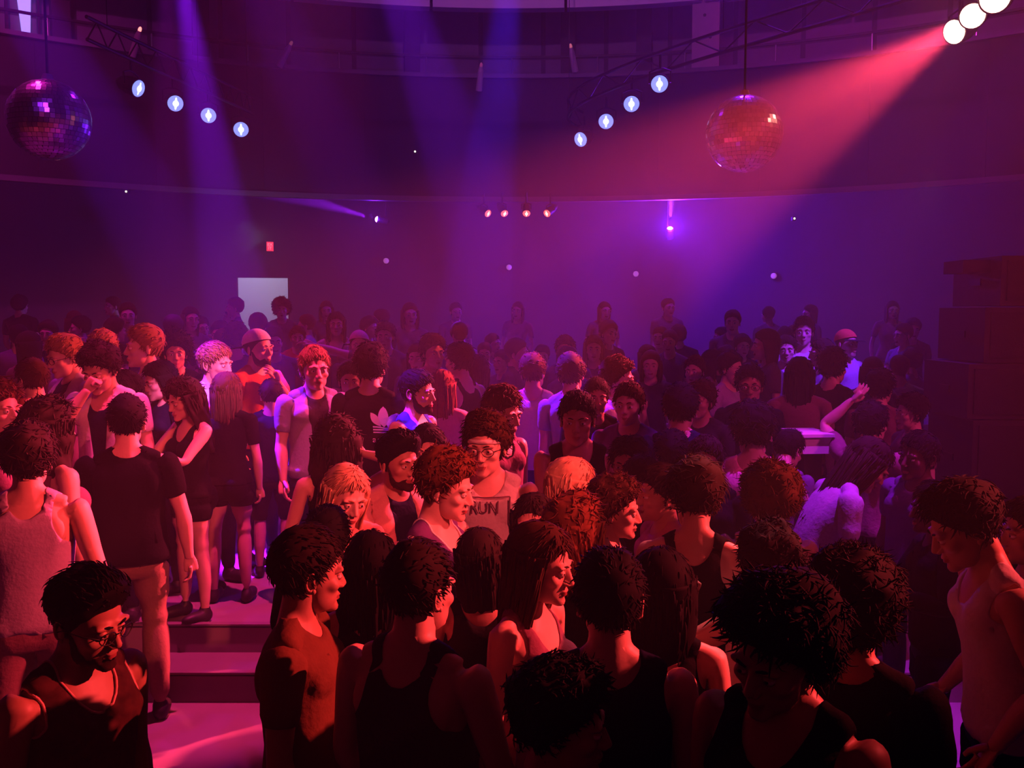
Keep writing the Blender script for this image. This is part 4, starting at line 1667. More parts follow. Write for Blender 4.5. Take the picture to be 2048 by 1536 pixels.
# exit sign
d = deg_of(540, 15.5)[1]
p = at(540, 493, d - .1)
ex = bpy.data.objects.new('exit_sign', None)
COL.objects.link(ex)
ex.location = p
ex.rotation_euler = (0, 0, -math.atan2(p.x - CX, p.y - CY))
tag(ex, 'small upright red lit exit sign on the dark wall above the pale panel', 'sign')
MB().box((0, .03, 0), (.15, .06, .20)).obj('housing', BLACKMETAL, ex)
MB().box((0, -.004, 0), (.135, .012, .185)).obj('lit_face', mat('exit_red', (.8, .03, .05), .4, emit=(1.0, 0.03, 0.07), strength=1.3), ex)
for txt, z in (('EX', .01), ('IT', -.065)):
    V, T = text_pts(txt, .085)
    link('lettering', mesh_np('lettering', np.column_stack([V[:, 0], np.full(len(V), -.012), V[:, 1] + z]), T, mat('exit_letter', (1, .3, .35), .4, emit=(1.0, 0.25, 0.3), strength=1.2), smooth=False), ex)

# pale door leaf on the back wall
p0, p1 = at(478, 556, 15.6), at(574, 556, 15.6)
pnl = bpy.data.objects.new('wall_board', None)
COL.objects.link(pnl)
pnl.location = ((p0.x + p1.x) / 2, 15.6, .75)
pnl.rotation_euler = (0, 0, math.radians(12))
tag(pnl, 'plain pale grey board standing on the back platform below the exit sign', 'board')
zt = p0.z - .75
MB().box((0, 0, zt / 2 + .3), (p1.x - p0.x, .04, zt - .6)).obj('face', mat('pale_board', (0.75, 0.76, 0.78), 0.6), pnl)
for s in (-1, 1):
    MB().box((s * (p1.x - p0.x) / 2, .03, zt / 2), (.05, .05, zt)).obj('post', BLACKMETAL, pnl)
    MB().box((s * (p1.x - p0.x) / 2, 0, .02), (.06, .5, .04)).obj('foot', BLACKMETAL, pnl)
area('board_fill', (pnl.location.x + .2, 14.3, 3.6), (pnl.location.x, 15.6, 2.4), 16, (0.6, 0.55, 0.9), .3, .3)  # soft lamp without a fixture, added to brighten the board

# ------------------------------------------------------------------ mirror balls
MIRROR = mat('mirror_tile', (0.8, 0.8, 0.84), 0.2, 1.0)


def mirror_ball(px, py, rpx, d, label, turn):
    p = at(px, py, d)
    rad = rpx / F * d
    root = bpy.data.objects.new('mirror_ball', None)
    COL.objects.link(root)
    root.location = p
    root.rotation_euler = (0, 0, turn)
    tag(root, label, 'mirror ball', 'mirror balls')
    MB().ell((0, 0, 0), (rad * .975,) * 3, 40, 24).obj('core', mat('ball_core', (.03, .03, .035), .5), root, smooth=True)
    rs = np.random.RandomState(int(px))
    nv = 26
    tiles = MB()
    step = math.pi / nv
    for i in range(nv):
        ph = -math.pi / 2 + (i + .5) * step
        nn = max(4, int(round(2 * math.pi * math.cos(ph) / step)))
        for j in range(nn):
            th = 2 * math.pi * j / nn
            n = np.array([math.cos(ph) * math.cos(th), math.cos(ph) * math.sin(th), math.sin(ph)])
            n2 = n + rs.normal(size=3) * .035
            n2 /= np.linalg.norm(n2)
            e = np.cross([0, 0, 1], n2)
            e /= np.linalg.norm(e)
            g = np.cross(n2, e)
            h = rad * step * .46
            c = n * rad
            V = [c + sx * e * h + sz * g * h - n2 * k for k in (0, .006) for sx, sz in ((-1, -1), (1, -1), (1, 1), (-1, 1))]
            tiles.add(V, [[0, 1, 2, 3], [0, 4, 5, 1], [1, 5, 6, 2], [2, 6, 7, 3], [3, 7, 4, 0]])
    tag(tiles.obj('mirror_tile', MIRROR, root), kind='stuff')
    MB().tube([(0, 0, rad), (0, 0, 9.4 - p.z)], .012, 8).obj('hanging_rod', BLACKMETAL, root)
    MB().tube([(0, 0, rad * .96), (0, 0, rad + .05)], [.06, .04], 12).obj('collar', STEEL, root)
    return root


mirror_ball(98, 240, 77, 8.6, 'large mirror ball with violet bands hanging at the upper left', .3)
mirror_ball(1488, 268, 74, 9.6, 'dim mirror ball half lost in haze below the red beam', 1.1)
# unlit pale fixtures on the gallery
for i, (px, py, t) in enumerate(((272, 86, .25), (1146, 118, -.2), (570, 110, .5), (960, 156, .1))):
    dgg, dd = deg_of(px, 12.3)
    p = at(px, py, dd)
    root = bpy.data.objects.new('spotlight_fixture', None)
    COL.objects.link(root)
    root.location = p
    root.rotation_euler = (0.5, t, -math.radians(dgg))
    tag(root, ('slim fixture with a bright red tip clamped above the edge-on lamp', 'slim reddish fixture clamped to the gallery above the right lamp row', 'faint slim fixture on the gallery above the innermost left lamp', 'small dark fixture on the gallery rail in the blue beam')[i], 'lamp')
    MB().tube([(0, 0, -.22), (0, 0, .12), (0, 0, .2)], [.06, .05, .03], 14, up=(1, 0, 0)).obj('barrel', mat('fixture_grey', (.4, .33, .33), .5), root)
    MB().ell((0, 0, .22), (.028, .028, .05), 10, 8).obj('tip', mat('red_tip', (1, .4, .4), .3, emit=(1, .25, .22), strength=(2.2, .35, .1, .05)[i]), root, smooth=True)
    MB().tube([(0, .02, -.05), (0, .18, -.3)], .014, 6).obj('clamp', BLACKMETAL, root)
# hand rail over the balcony cap
hr = bpy.data.objects.new('guard_rail', None)
COL.objects.link(hr)
hr.location = (0, CY, 0)
tag(hr, 'thin metal guard rail running along the top of the balcony front', 'railing')
arc('top_rail', [(12.70, Z_PAR + .42), (12.70, Z_PAR + .46), (12.74, Z_PAR + .46), (12.74, Z_PAR + .42)], BLACKMETAL, -60, 60, 60, parent=None)
tr_o = bpy.data.objects['top_rail']
tr_o.parent = hr
tr_o.location = (0, -CY, 0)
for i in range(-8, 9):
    q = pol(12.72, i * 7, 0)
    MB().tube([(q.x, q.y - CY, Z_PAR + .05), (q.x, q.y - CY, Z_PAR + .44)], .014, 6).obj('post', STEEL, hr)

# loudspeaker stack at the right
GR = mat('speaker_grille', (0.014, 0.013, 0.015), 0.6, 0.3, bump=0.4, scale=150)
CAB = mat('speaker_cabinet', (0.016, 0.015, 0.018), 0.7, bump=0.1, scale=40)
sy = 6.5
zb = .32
for i, (h, xl, w, lab) in enumerate(((.62, at(1815, 900, sy).x + .12, 1.3, 'black subwoofer cabinet at the bottom of the speaker stack'), (.62, at(1830, 800, sy).x + .1, 1.3, 'black subwoofer cabinet, second up in the speaker stack'),
                                     (.40, at(1850, 700, sy).x, 1.2, 'black speaker cabinet, third up in the stack, leaning out'), (.40, at(1878, 640, sy).x, 1.2, 'black speaker cabinet, fourth up in the stack'),
                                     (.36, at(1906, 590, sy).x, 1.2, 'black speaker cabinet on top of the stack at the right edge'))):
    root = bpy.data.objects.new('loudspeaker', None)
    COL.objects.link(root)
    root.location = (xl * 7.2 / 6.5 + w / 2, sy + .35, zb)
    tag(root, lab, 'loudspeaker', 'cabinets of the right speaker stack')
    MB().box((0, 0, h / 2), (w, .7, h - .012)).obj('cabinet', CAB, root)
    MB().box((0, -.355, h / 2), (w - .08, .02, h - .08)).obj('grille', GR, root)
    MB().box((-w / 2 - .004, 0, h / 2), (.012, .16, .05)).obj('handle', BLACKMETAL, root)
    zb += h
pl = MB()
pt = at(1895, 530, sy)
hd = bpy.data.objects.new('lamp_bar', None)
COL.objects.link(hd)
hd.location = (pt.x * 1.06 + .3, sy + .3, zb)
tag(hd, 'flat dark bar lying on top of the speaker stack, jutting left', 'bar')
MB().box((.2, 0, pt.z - zb), (1.0, .3, .09)).obj('bar', CAB, hd)
MB().box((.35, 0, (pt.z - zb) / 2), (.12, .2, pt.z - zb)).obj('foot', CAB, hd)
spot('aisle_light', (5.6, 12.5, 4.2), (6.9, 15.5, 1.9), 40, (0.6, 0.55, 0.25), 80, 1.0, .1)

# haze that fills the hall
hz = MB().box((0, 4.6, 4.75), (31, 31, 9.6)).obj('haze', None)
hm = bpy.data.materials.new('haze')
hm.use_nodes = True
nt = hm.node_tree
nt.nodes.clear()
ou = nt.nodes.new('ShaderNodeOutputMaterial')
vs = nt.nodes.new('ShaderNodeVolumeScatter')
vs.inputs['Color'].default_value = (.95, .95, .95, 1)
vs.inputs['Density'].default_value = HAZE
vs.inputs['Anisotropy'].default_value = 0.25
nt.links.new(vs.outputs[0], ou.inputs['Volume'])
hz.data.materials.clear()
hz.data.materials.append(hm)
tag(hz, 'thin stage haze filling the hall and showing the beams', 'haze', kind='stuff')
# ------------------------------------------------------------------ the crowd
QUEUE = []


def P_(label, px, ptop, d, **kw):
    e = dict(args=[label, px, ptop, d], kw=kw)
    QUEUE.append(e)
    return e


def build_queue():
    """keeps neighbours an arm's breadth apart along their sight lines, then builds everyone"""
    n = len(QUEUE)
    dirs = [ray(e['args'][1], e['args'][2])[:2] for e in QUEUE]
    d0 = np.array([e['args'][3] for e in QUEUE])
    D = d0.copy()
    X = np.array(dirs)
    for _ in range(80):
        P = X * D[:, None]
        for i in range(n):
            for j in range(i + 1, n):
                v = P[i] - P[j]
                q = math.hypot(v[0], v[1])
                if q < .46:
                    s = .25 * (.46 - q) * (1 if d0[i] >= d0[j] else -1)
                    D[i] += s
                    D[j] -= s
        D = np.clip(D, d0 - .22, d0 + .3)
    for e, d in zip(QUEUE, D):
        e['args'][3] = float(d)
        e.update(person(*e['args'], **e['kw']))


ikh = lambda *t: ('ik', t, (.8, .25, -1))
# nearest row
P_('young man with black glasses, quiff and beard in a dark patterned tank top', 172, 1118, 2.42, yaw=38, hair='quiff', hc='black', beard='full', glasses=True, top='tank', skin='olive', piping='salmon', mat=mat('patterned_cloth', (0.003, 0.003, 0.004), 0.85, noise=(0.10, 0.035, 0.03), bump=0.2, scale=26, spec=0.06), bc='black', pose=dict(head=(6, 10, -4), lean=4), hs=1.12, hem=.86)
A_ = None
P_('man in a rust-brown crew-neck t-shirt with his head turned right, ear showing', 615, 1045, 2.95, yaw=78, hair='short', hc='dark', top='tee', tc='brown', skin='tan', pose=dict(head=(28, 4, 0)), hs=1.12, bc='black')
P_('woman seen from behind with long straight black hair, beside the rust-brown shirt', 742, 1058, 3.3, yaw=172, fem=True, hair='long', hc='black', top='strap', tc='black', skin='fair', hs=1.1)
P_('man from behind in a dark racerback tank with short cropped hair, shoulder lit red', 838, 1072, 2.68, yaw=150, hair='fade', hc='dark', top='racer', tc='navy', skin='fair', pose=dict(head=(-12, 0, 0), R=('dir', (.25, -.2, -1), (-.1, -.7, -.7)), L=('dir', (.25, -.1, -1), (-.1, -.4, -.9))), hs=1.08)
P_('woman with a round dark bob seen from behind below the RUN shirt', 960, 1054, 3.35, yaw=178, fem=True, hair='bob', hc='dark', top='strap', tc='charcoal', skin='fair', pose='sway', hs=1.02)
P_('woman with long wavy brown hair turning right, bare shoulder toward the camera', 1082, 1040, 3.0, yaw=62, fem=True, hair='long', hc='brown', top='strap', tc='maroon', skin='fair', pose=dict(head=(8, 8, 0)), hs=1.12)
P_('man from behind in a navy tank with neat black hair and pale nape', 1220, 1092, 2.62, yaw=182, hair='short', hc='black', top='tank', tc='navy', skin='fair', hs=1.12)
P_('woman from behind with a straight black shoulder-length bob and thin straps', 1322, 1092, 2.95, yaw=184, fem=True, hair='bob', hc='black', top='strap', tc='black', skin='fair', hs=1.14)
P_('curly dark-haired man in profile at the bottom edge below the navy tank', 1128, 1300, 1.9, yaw=84, hair='curly', hc='black', top='tee', tc='black', skin='tan', pose=dict(head=(0, 6, 0)), hs=1.05)
P_('person with a huge dark mop of hair looking down toward the camera', 1560, 1120, 1.98, yaw=-28, hair='big', hc='black', top='tank', tc='black', skin='tan', pose=dict(head=(-5, 16, 6)), hs=1.12)
P_('person with big dark hair seen from behind, right of the huge mop', 1712, 1078, 2.35, yaw=170, hair='big', hc='black', top='tee', tc='black', skin='tan', hs=1.05)
P_('man in a white tank top and black shorts leaning left at the right edge', 1932, 952, 3.1, yaw=-72, hair='messy', hc='black', top='tank', tc='offwhite', bot='shorts', bc='black', skin='tan', pose=dict(lean=12, head=(0, 14, 0), L=('dir', (.15, .1, -1), (0, -.8, -.8)), R=('dir', (.15, .1, -1), (0, -.9, -.7))), hs=1.15)
P_('man cut by the right edge behind the white tank top, face turned left', 2062, 990, 3.35, yaw=-60, hair='short', hc='dark', top='tee', tc='black', skin='tan', hs=1.1)
P_('dark-haired short person standing between the blonde woman and the camera', 655, 1008, 3.62, yaw=165, hair='short', hc='black', top='tee', tc='black', skin='tan', hs=1.14, fem=True)
# second row
P_('woman with long blonde hair, head bowed, face lit bright red', 690, 925, 4.0, yaw=18, fem=True, hair='long', hc='blonde', top='tee', tc='salmon', skin='fair', pose=dict(head=(10, 14, 6), L=ikh(.05, -.3, 1.28)), hs=1.16)
P_('bearded man with a dark quiff in an open salmon shirt over navy', 797, 853, 4.25, yaw=26, hair='quiff', hc='black', beard='full', top='open', tc='salmon', under=('tee', 'navy'), skin='tan', pose=dict(head=(12, 4, 0), R=ikh(.05, -.3, 1.28)), hs=1.16)
P_('dark-haired woman behind the quiffed man holding a hand to her mouth', 856, 845, 4.75, yaw=8, fem=True, hair='long', hc='black', top='strap', tc='black', skin='fair', pose=dict(head=(-8, 8, -5), L=('ik', (.02, -.15, 1.55), (.8, .1, -1)), R=('ik', (.05, -.24, 1.2), (.8, .3, -1))), hands=('flat', 'relaxed'), hs=1.1)
P_('man with curly auburn hair and purple tank with white piping, facing right', 893, 880, 3.7, yaw=62, hair='curly', hc='auburn', top='tank', tc='purple', piping='white', skin='fair', pose=dict(head=(8, 12, 0)), hs=1.06)
RUN = P_('tall curly-haired man with headband, glasses and a white tank printed RUN', 972, 813, 4.22, yaw=-2, hair='curly', hc='brown', top='tank', tc='offwhite', glasses=True, band='white', neck=.04, skin='fair', pose=dict(head=(-12, 4, 0)), hs=1.14, wide=1.0)
V_ = P_('man with wavy brown hair in a maroon tank with dark trim, looking down', 1005, 766, 5.42, yaw=42, hair='messy', hc='brown', top='tank', tc='maroon', piping='black', skin='fair', pose=dict(head=(10, 10, 0)), hs=1.2)
P_('man with short black hair facing the camera in an open dark vest, hand on chest', 1155, 777, 4.95, yaw=0, hair='fade', hc='black', top='tank', tc='black', skin='tan', pose=dict(head=(-4, 4, 0), R=('ik', (-.02, -.2, 1.30), (.9, .2, -1)), L=('ik', (-.05, -.24, 1.15), (.9, .2, -1))), hands=('relaxed', 'fist'), hs=1.16)
P_('dark-haired man peering over the shoulder of the man in the open vest', 1192, 752, 5.9, yaw=10, hair='short', hc='black', top='tee', tc='black', skin='tan', hs=1.12)
P_('blonde person with smooth hair lit from above, facing right', 1142, 912, 4.1, yaw=110, fem=True, hair='blond_bob', hc='blonde', top='tee', tc='pink', skin='fair', pose=dict(head=(0, 12, 0)), hs=1.12)
P_('woman with thick long auburn curls in front of the blonde head', 1152, 968, 3.45, yaw=135, fem=True, hair='longcurly', hc='auburn', top='tee', tc='black', skin='fair', hs=1.12)
P_('man with frizzy brown hair in profile looking right, beside the auburn curls', 1232, 938, 3.85, yaw=84, hair='curly', hc='brown', top='tee', tc='charcoal', skin='fair', pose=dict(head=(0, 6, 0)), hs=1.1)
P_('dim-faced woman with dark hair parted in the middle, below the RUN man', 1066, 985, 3.85, yaw=-6, fem=True, hair='long', hc='dark', top='strap', tc='purple', skin='fair', hs=1.1)
P_('man with dark hair, dim face lifted, right of the open dark vest', 1258, 868, 4.85, yaw=-14, hair='messy', hc='black', top='tee', tc='navy', skin='tan', hs=1.15)
P_('person from behind with blue-black hair between two dim faces', 1284, 905, 4.3, yaw=176, hair='messy', hc='black', top='tee', tc='black', skin='tan', hs=1.1)
P_('man in a pink top with red-lit cheek, head turned left', 1322, 925, 4.15, yaw=-70, hair='short', hc='dark', top='tee', tc='pink', skin='fair', hs=1.14)
P_('dark-haired person in a black halter, bare shoulder glowing, fists raised', 1392, 905, 3.7, yaw=172, fem=True, hair='messy', hc='dark', top='racer', tc='black', skin='fair', pose=dict(head=(15, 16, 0), L=('ik', (.10, -.28, 1.32), (.9, .3, -1)), R=('ik', (.26, -.26, 1.28), (.9, .2, -1))), hands=('fist', 'fist'), hs=1.12)
P_('person with a smooth round dark head between two dim profiles', 1345, 856, 4.95, yaw=178, hair='short', hc='black', top='tee', tc='black', skin='tan', hs=1.15)
P_('dim-faced man just right of the smooth round dark head', 1412, 868, 4.9, yaw=-12, hair='short', hc='dark', top='tee', tc='black', skin='tan', hs=1.1)
P_('tall man from behind with a red-lit nape in a navy shirt', 1362, 762, 5.55, yaw=176, hair='short', hc='black', top='tee', tc='navy', skin='fair', hs=1.22)
P_('dim curly-haired person with face in haze right of the tall navy shirt', 1402, 756, 6.1, yaw=-25, hair='curly', hc='brown', top='tee', tc='charcoal', skin='tan', hs=1.1, lod=1)
P_('man from behind in a wide pale pink tank, head bowed', 1508, 792, 5.15, yaw=180, hair='messy', hc='black', top='tank', tc='pink', skin='fair', pose=dict(head=(0, 10, 0), L=('dir', (.5, -.2, -1), (.1, -.6, -.8)), R=('dir', (.5, -.2, -1), (.1, -.6, -.8))), hs=1.25)
P_('bespectacled dark-haired man facing the camera behind the pale pink tank', 1500, 724, 6.3, yaw=2, hair='short', hc='black', top='tee', tc='navy', skin='tan', glasses=True, hs=1.22, lod=1)
P_('dark head bent low beside the pale box', 1578, 876, 5.3, yaw=150, hair='short', hc='black', top='tee', tc='purple', skin='fair', pose=dict(head=(0, 20, 0), lean=8), hs=1.12)
P_('person with a wide brown mop of hair seen from behind', 1540, 908, 3.98, yaw=186, hair='big', hc='brown', top='racer', tc='purple', skin='fair', pose='dance', hs=1.12)
W_ = P_('dark curly-haired woman in a bright white top with raised clasped hands', 1540, 1026, 3.25, yaw=196, fem=True, hair='curly', hc='black', top='tank', tc='white', skin='fair', pose=dict(L=('ik', (.31, -.04, 1.50), (.4, .2, -1)), R=('dir', (.2, -.2, -1), (0, -.7, -.7))), hands=('fist', 'relaxed'), hs=1.12)
P_('woman in a pale lilac t-shirt bending to the right', 1738, 872, 4.75, yaw=112, fem=True, hair='long', hc='dark', top='tee', tc='lavender', skin='tan', pose=dict(lean=32, head=(0, 6, 0), L=('dir', (.1, -.4, -1), (0, -.9, -.5)), R=('dir', (.1, -.5, -1), (0, -.9, -.4))), hs=1.08)
P_('dim man in a purple shirt leaning in near the speaker stack', 1838, 858, 5.0, yaw=-40, hair='short', hc='black', top='tee', tc='purple', skin='dark', pose='sway', hs=1.15)
P_('dark-clothed person in front of the speaker stack looking left', 1868, 960, 4.2, yaw=-80, hair='short', hc='black', top='long', tc='black', skin='dark', pose='dance', hs=1.1)
# left foreground
P_('man from behind in a loose black t-shirt and brown trousers on the left', 252, 783, 5.1, yaw=176, hair='fade', hc='black', top='tee', tc='black', bc='khaki', skin='fair', pose=dict(legL=((.12, 0, -1), (.08, .02, -1)), L=('dir', (.3, 0, -1), (.12, -.1, -1)), R=('dir', (.3, 0, -1), (.12, -.1, -1))), hs=1.12, loose=.03)
P_('dark-haired man facing left just behind the black t-shirt', 245, 738, 6.05, yaw=-78, hair='messy', hc='black', top='tee', tc='black', skin='fair', hs=1.15)
P_('person from behind in a grey racerback tank at the left edge, arms glowing red', 52, 836, 4.05, yaw=172, hair='messy', hc='dark', top='racer', tc='lavender', bc='maroon', skin='fair', pose=dict(L=('dir', (.3, .05, -1), (.1, -.1, -1)), R=('dir', (.32, .1, -1), (.15, -.05, -1))), hs=1.16)
P_('woman with long dark curls in a strappy top, second from the left edge', 98, 780, 4.7, yaw=120, fem=True, hair='longcurly', hc='dark', top='strap', tc='maroon', skin='fair', pose='sway', hs=1.1)
P_('person cut by the left edge with an orange-lit cheek', -4, 745, 5.2, yaw=40, fem=True, hair='longcurly', hc='auburn', top='tee', tc='maroon', skin='fair', hs=1.1)
P_('person in a pale pink shirt with back turned behind the long dark curls', 62, 712, 5.95, yaw=-150, hair='short', hc='brown', top='tee', tc='pink', skin='fair', hs=1.1, pose=dict(lean=6))
P_('fair-haired man in glasses looking down to the left', 128, 664, 6.5, yaw=-62, hair='short', hc='light', glasses=True, top='open', tc='white', under=('tee', 'navy'), skin='fair', pose=dict(head=(0, 14, 0)), hs=1.15, lod=1)
P_('man with dark curls in an open white shirt, hand raised to his chin', 198, 676, 6.0, yaw=-28, hair='curly', hc='dark', top='open', tc='white', under=('tank', 'navy'), skin='fair', pose=dict(head=(-4, 22, 0), R=('ik', (.02, -.2, 1.5), (.9, .2, -1)), L=('dir', (.25, 0, -1), (0, -.5, -1))), hands=('relaxed', 'fist'), hs=1.15)
P_('fair-haired man in a pale shirt partly hidden behind the dark curls', 203, 655, 7.4, yaw=-40, hair='short', hc='light', top='tee', tc='white', skin='fair', hs=1.12, lod=1)
P_('man with cropped light brown hair in sharp left profile', 287, 645, 6.9, yaw=-84, hair='fade', hc='light', top='tee', tc='lavender', skin='fair', hs=1.2, lod=1)
P_('woman with dark shoulder hair facing left beside the phone', 318, 720, 6.3, yaw=-66, fem=True, hair='bob', hc='black', top='tee', tc='navy', skin='fair', pose=dict(head=(0, 12, 0)), hs=1.18, lod=1)
PH = P_('woman in a black top holding up a phone, bare arm glowing pink', 366, 745, 6.1, yaw=-58, fem=True, hair='longcurly', hc='dark', top='strap', tc='black', bot='hotpants', bc='black', skin='fair', pose=dict(R=('ik', (.05, -.42, 1.26), (.6, .3, -1)), L=('ik', (.10, -.40, 1.28), (.6, .3, -1)), head=(0, 14, 0)), hands=('grip', 'grip'), hs=1.15, base=.32)
P_('large-haired dim man behind the phone woman', 350, 648, 7.7, yaw=0, hair='big', hc='black', top='tee', tc='black', skin='tan', hs=1.1, lod=1)
P_('smiling fair-haired man in a white tank, pink and violet light on him', 430, 680, 6.35, yaw=48, hair='short', hc='light', top='tank', tc='white', skin='fair', pose=dict(head=(6, 4, 0)), hs=1.18)
P_('woman from behind with long brown hair, violet light on her crown', 452, 742, 6.2, yaw=165, fem=True, hair='long', hc='brown', top='tee', tc='black', bot='hotpants', bc='black', skin='fair', hs=1.15, base=.32)
P_('bearded man in a backwards pale cap and orange-red t-shirt', 516, 660, 7.0, yaw=46, hair='short', hc='dark', beard='full', cap='back', capc='white', top='tee', tc='orange', skin='fair', pose=dict(L=('ik', (.0, -.2, 1.4), (.9, .2, -1))), hs=1.15, lod=1)
P_('person from behind in a sleeveless navy top, crown of hair lit blue', 541, 756, 6.6, yaw=178, hair='fade', hc='dark', top='sleeveless', tc='navy', bot='shorts', bc='black', skin='fair', hs=1.1, pose=dict(L=('dir', (.3, .0, -1), (.1, -.1, -1)), R=('dir', (.3, .0, -1), (.1, -.1, -1))), base=.32)
P_('man in an open blue-grey shirt with short hair, his side lit violet', 628, 688, 6.3, yaw=16, hair='fade', hc='light', top='open', tc='bluegrey', under=('tee', 'charcoal'), skin='fair', hs=1.2)
P_('dark-faced man with pale collar strap beside the open blue-grey shirt', 700, 722, 6.6, yaw=0, hair='short', hc='black', top='tank', tc='offwhite', skin='olive', hs=1.12, lod=1)
LOGO = P_('man from behind in a black jacket with a white three-leaf emblem', 742, 682, 6.0, yaw=165, hair='messy', hc='black', top='jacket', tc='black', skin='fair', hs=1.12, loose=.03)
CUR = P_('person with a dark cloud of curls, one forearm raised beside it', 672, 820, 5.0, yaw=176, fem=True, hair='longcurly', hc='dark', top='strap', tc='black', skin='fair', hs=1.15, pose=dict(L=('dir', (.3, 0, -1), (0, -.3, -1)), R=('ik', (.16, .06, 1.60), (1, .3, -.5))), hands=('relaxed', 'relaxed'))
P_('bearded man in a bright blue tank, violet light on his brow', 835, 735, 5.85, yaw=56, hair='fade', hc='black', beard='full', top='tank', tc='blue', skin='fair', pose=dict(head=(8, 2, 0)), hs=1.18)
P_('woman with long light hair in a pink top, back to the camera', 884, 738, 6.35, yaw=172, fem=True, hair='long', hc='auburn', top='tee', tc='pink', skin='fair', hs=1.12, lod=1)
P_('man with open mouth facing right behind the blue tank', 866, 664, 8.0, yaw=24, hair='messy', hc='dark', top='tee', tc='pink', skin='fair', hs=1.15, lod=1)
P_('man in a black tank turned away to the left, bare arm bright pink', 918, 682, 7.2, yaw=-130, hair='short', hc='dark', top='racer', tc='black', skin='fair', hs=1.12, lod=1, pose=dict(L=('dir', (.25, .1, -1), (0, -.6, -1))))
P_('woman with long dark hair just right of the black tank', 955, 708, 7.3, yaw=160, fem=True, hair='long', hc='brown', top='tee', tc='maroon', skin='fair', hs=1.1, lod=1)
P_('man from behind in a white tank with a violet-lit back', 1066, 702, 6.5, yaw=165, hair='short', hc='brown', top='tank', tc='white', skin='fair', pose='sway', hs=1.15, lod=1)
P_('man from behind in a pale blue t-shirt with short dark hair', 1142, 702, 6.35, yaw=172, hair='short', hc='dark', top='tee', tc='bluegrey', skin='fair', pose=dict(side=4), hs=1.2, lod=1)
P_('man with short curls and a white tee in right profile', 1238, 704, 6.15, yaw=72, hair='curly', hc='brown', top='tee', tc='white', skin='fair', hs=1.15, lod=1, pose=dict(L=ikh(0, -.2, 1.42)))
P_('blurred person in a dark patterned shirt in front of the white tee', 1258, 760, 5.8, yaw=-15, hair='short', hc='brown', top='tee', tc='purple', skin='fair', hs=1.12, lod=1)
# farther people who can still be told apart
far = [
    ('hazy man facing the camera far behind the open dark vest', 1130, 668, 8.9, dict(hair='short', hc='dark', tc='purple')),
    ('hazy person with a pale cheek above the white tee', 1188, 668, 9.3, dict(hair='long', hc='dark', tc='dim', fem=True)),
    ('man in a white shirt glowing blue, tallest of the far right group', 1608, 630, 9.6, dict(hair='short', hc='brown', tc='white')),
    ('far person with a red-lit fringe left of the glowing blue shirt', 1530, 676, 8.9, dict(hair='short', hc='light', tc='dim')),
    ('far person in lilac just left of the glowing blue shirt', 1574, 668, 9.2, dict(hair='short', hc='dark', tc='lavender')),
    ('far woman facing left right of the glowing blue shirt', 1642, 676, 8.9, dict(hair='bob', hc='dark', tc='lavender', fem=True, yaw=-70)),
    ('man in a reddish cap and violet shirt at the far right', 1694, 660, 9.3, dict(hair='short', hc='dark', tc='lavender', cap='front', capc='orange', yaw=50)),
    ('woman with a dark column of long hair seen from behind on the right', 1600, 712, 6.5, dict(hair='long', hc='black', tc='maroon', fem=True, yaw=180)),
    ('tall silhouette with a bun-high head before the pale board', 563, 590, 13.4, dict(hair='big', hc='black', tc='dim')),
    ('far person with a red-lit round face right of the pale board', 595, 650, 10.6, dict(hair='short', hc='auburn', tc='red')),
    ('far woman with bare shoulders and long hair facing the camera', 672, 622, 10.8, dict(hair='long', hc='dark', tc='maroon', fem=True, top='strap')),
    ('far man with one arm stretched out to the left, pointing', 770, 640, 9.6, dict(hair='short', hc='dark', tc='dim', yaw=-10, pose=dict(R=('dir', (1, -.15, .25), (1, -.1, .3))))),
    ('far person in a pink-lit cap tipped back above the black jacket', 718, 662, 9.0, dict(hair='short', hc='dark', tc='dim', cap='back', capc='pink')),
    ('hazy dark-haired person left of the backwards pale cap', 472, 640, 8.6, dict(hair='messy', hc='black', tc='black', yaw=170)),
    ('dark-haired person in near-black beside the column of long hair', 1668, 690, 6.9, dict(hair='messy', hc='black', tc='black', yaw=150)),
    ('hazy man with a lilac sleeve left of the column of long hair', 1462, 700, 7.6, dict(hair='short', hc='dark', tc='lavender', yaw=60)),
    ('hazy dark-faced person in violet haze beside the tall navy shirt', 1390, 708, 7.8, dict(hair='short', hc='brown', tc='dim', yaw=-20)),
    ('dim person in dark red in front of the speaker stack', 1822, 790, 5.9, dict(hair='messy', hc='black', tc='maroon', yaw=-60)),
    ('dim person with messy hair below the far right group', 1762, 735, 6.6, dict(hair='messy', hc='black', tc='maroon', yaw=160)),
    ('dim person holding an arm up near the speaker stack', 1745, 800, 5.6, dict(hair='messy', hc='black', tc='maroon', yaw=150, pose='arms_up')),
]
for lab, px, py, d, kw in far:
    k = dict(lod=1, skin='fair', yaw=0, hs=1.1, bc='black')
    k.update(kw)
    P_(lab, px, py, d, **k)
build_queue()

# prints
ink = mat('print_ink', (0.10, 0.04, 0.06), 0.7)
wink = mat('white_print', (0.8, 0.8, 0.8), 0.7)
V, T = text_pts('RUN', .068)
print_on(RUN, V + (-0.01, 0), T, 0.0, 1.338, 'printed_word', ink)
V, T = frame_pts(.225, .24, .006)
print_on(RUN, V + (-0.01, 0), T, 0.0, 1.280, 'printed_frame', ink)
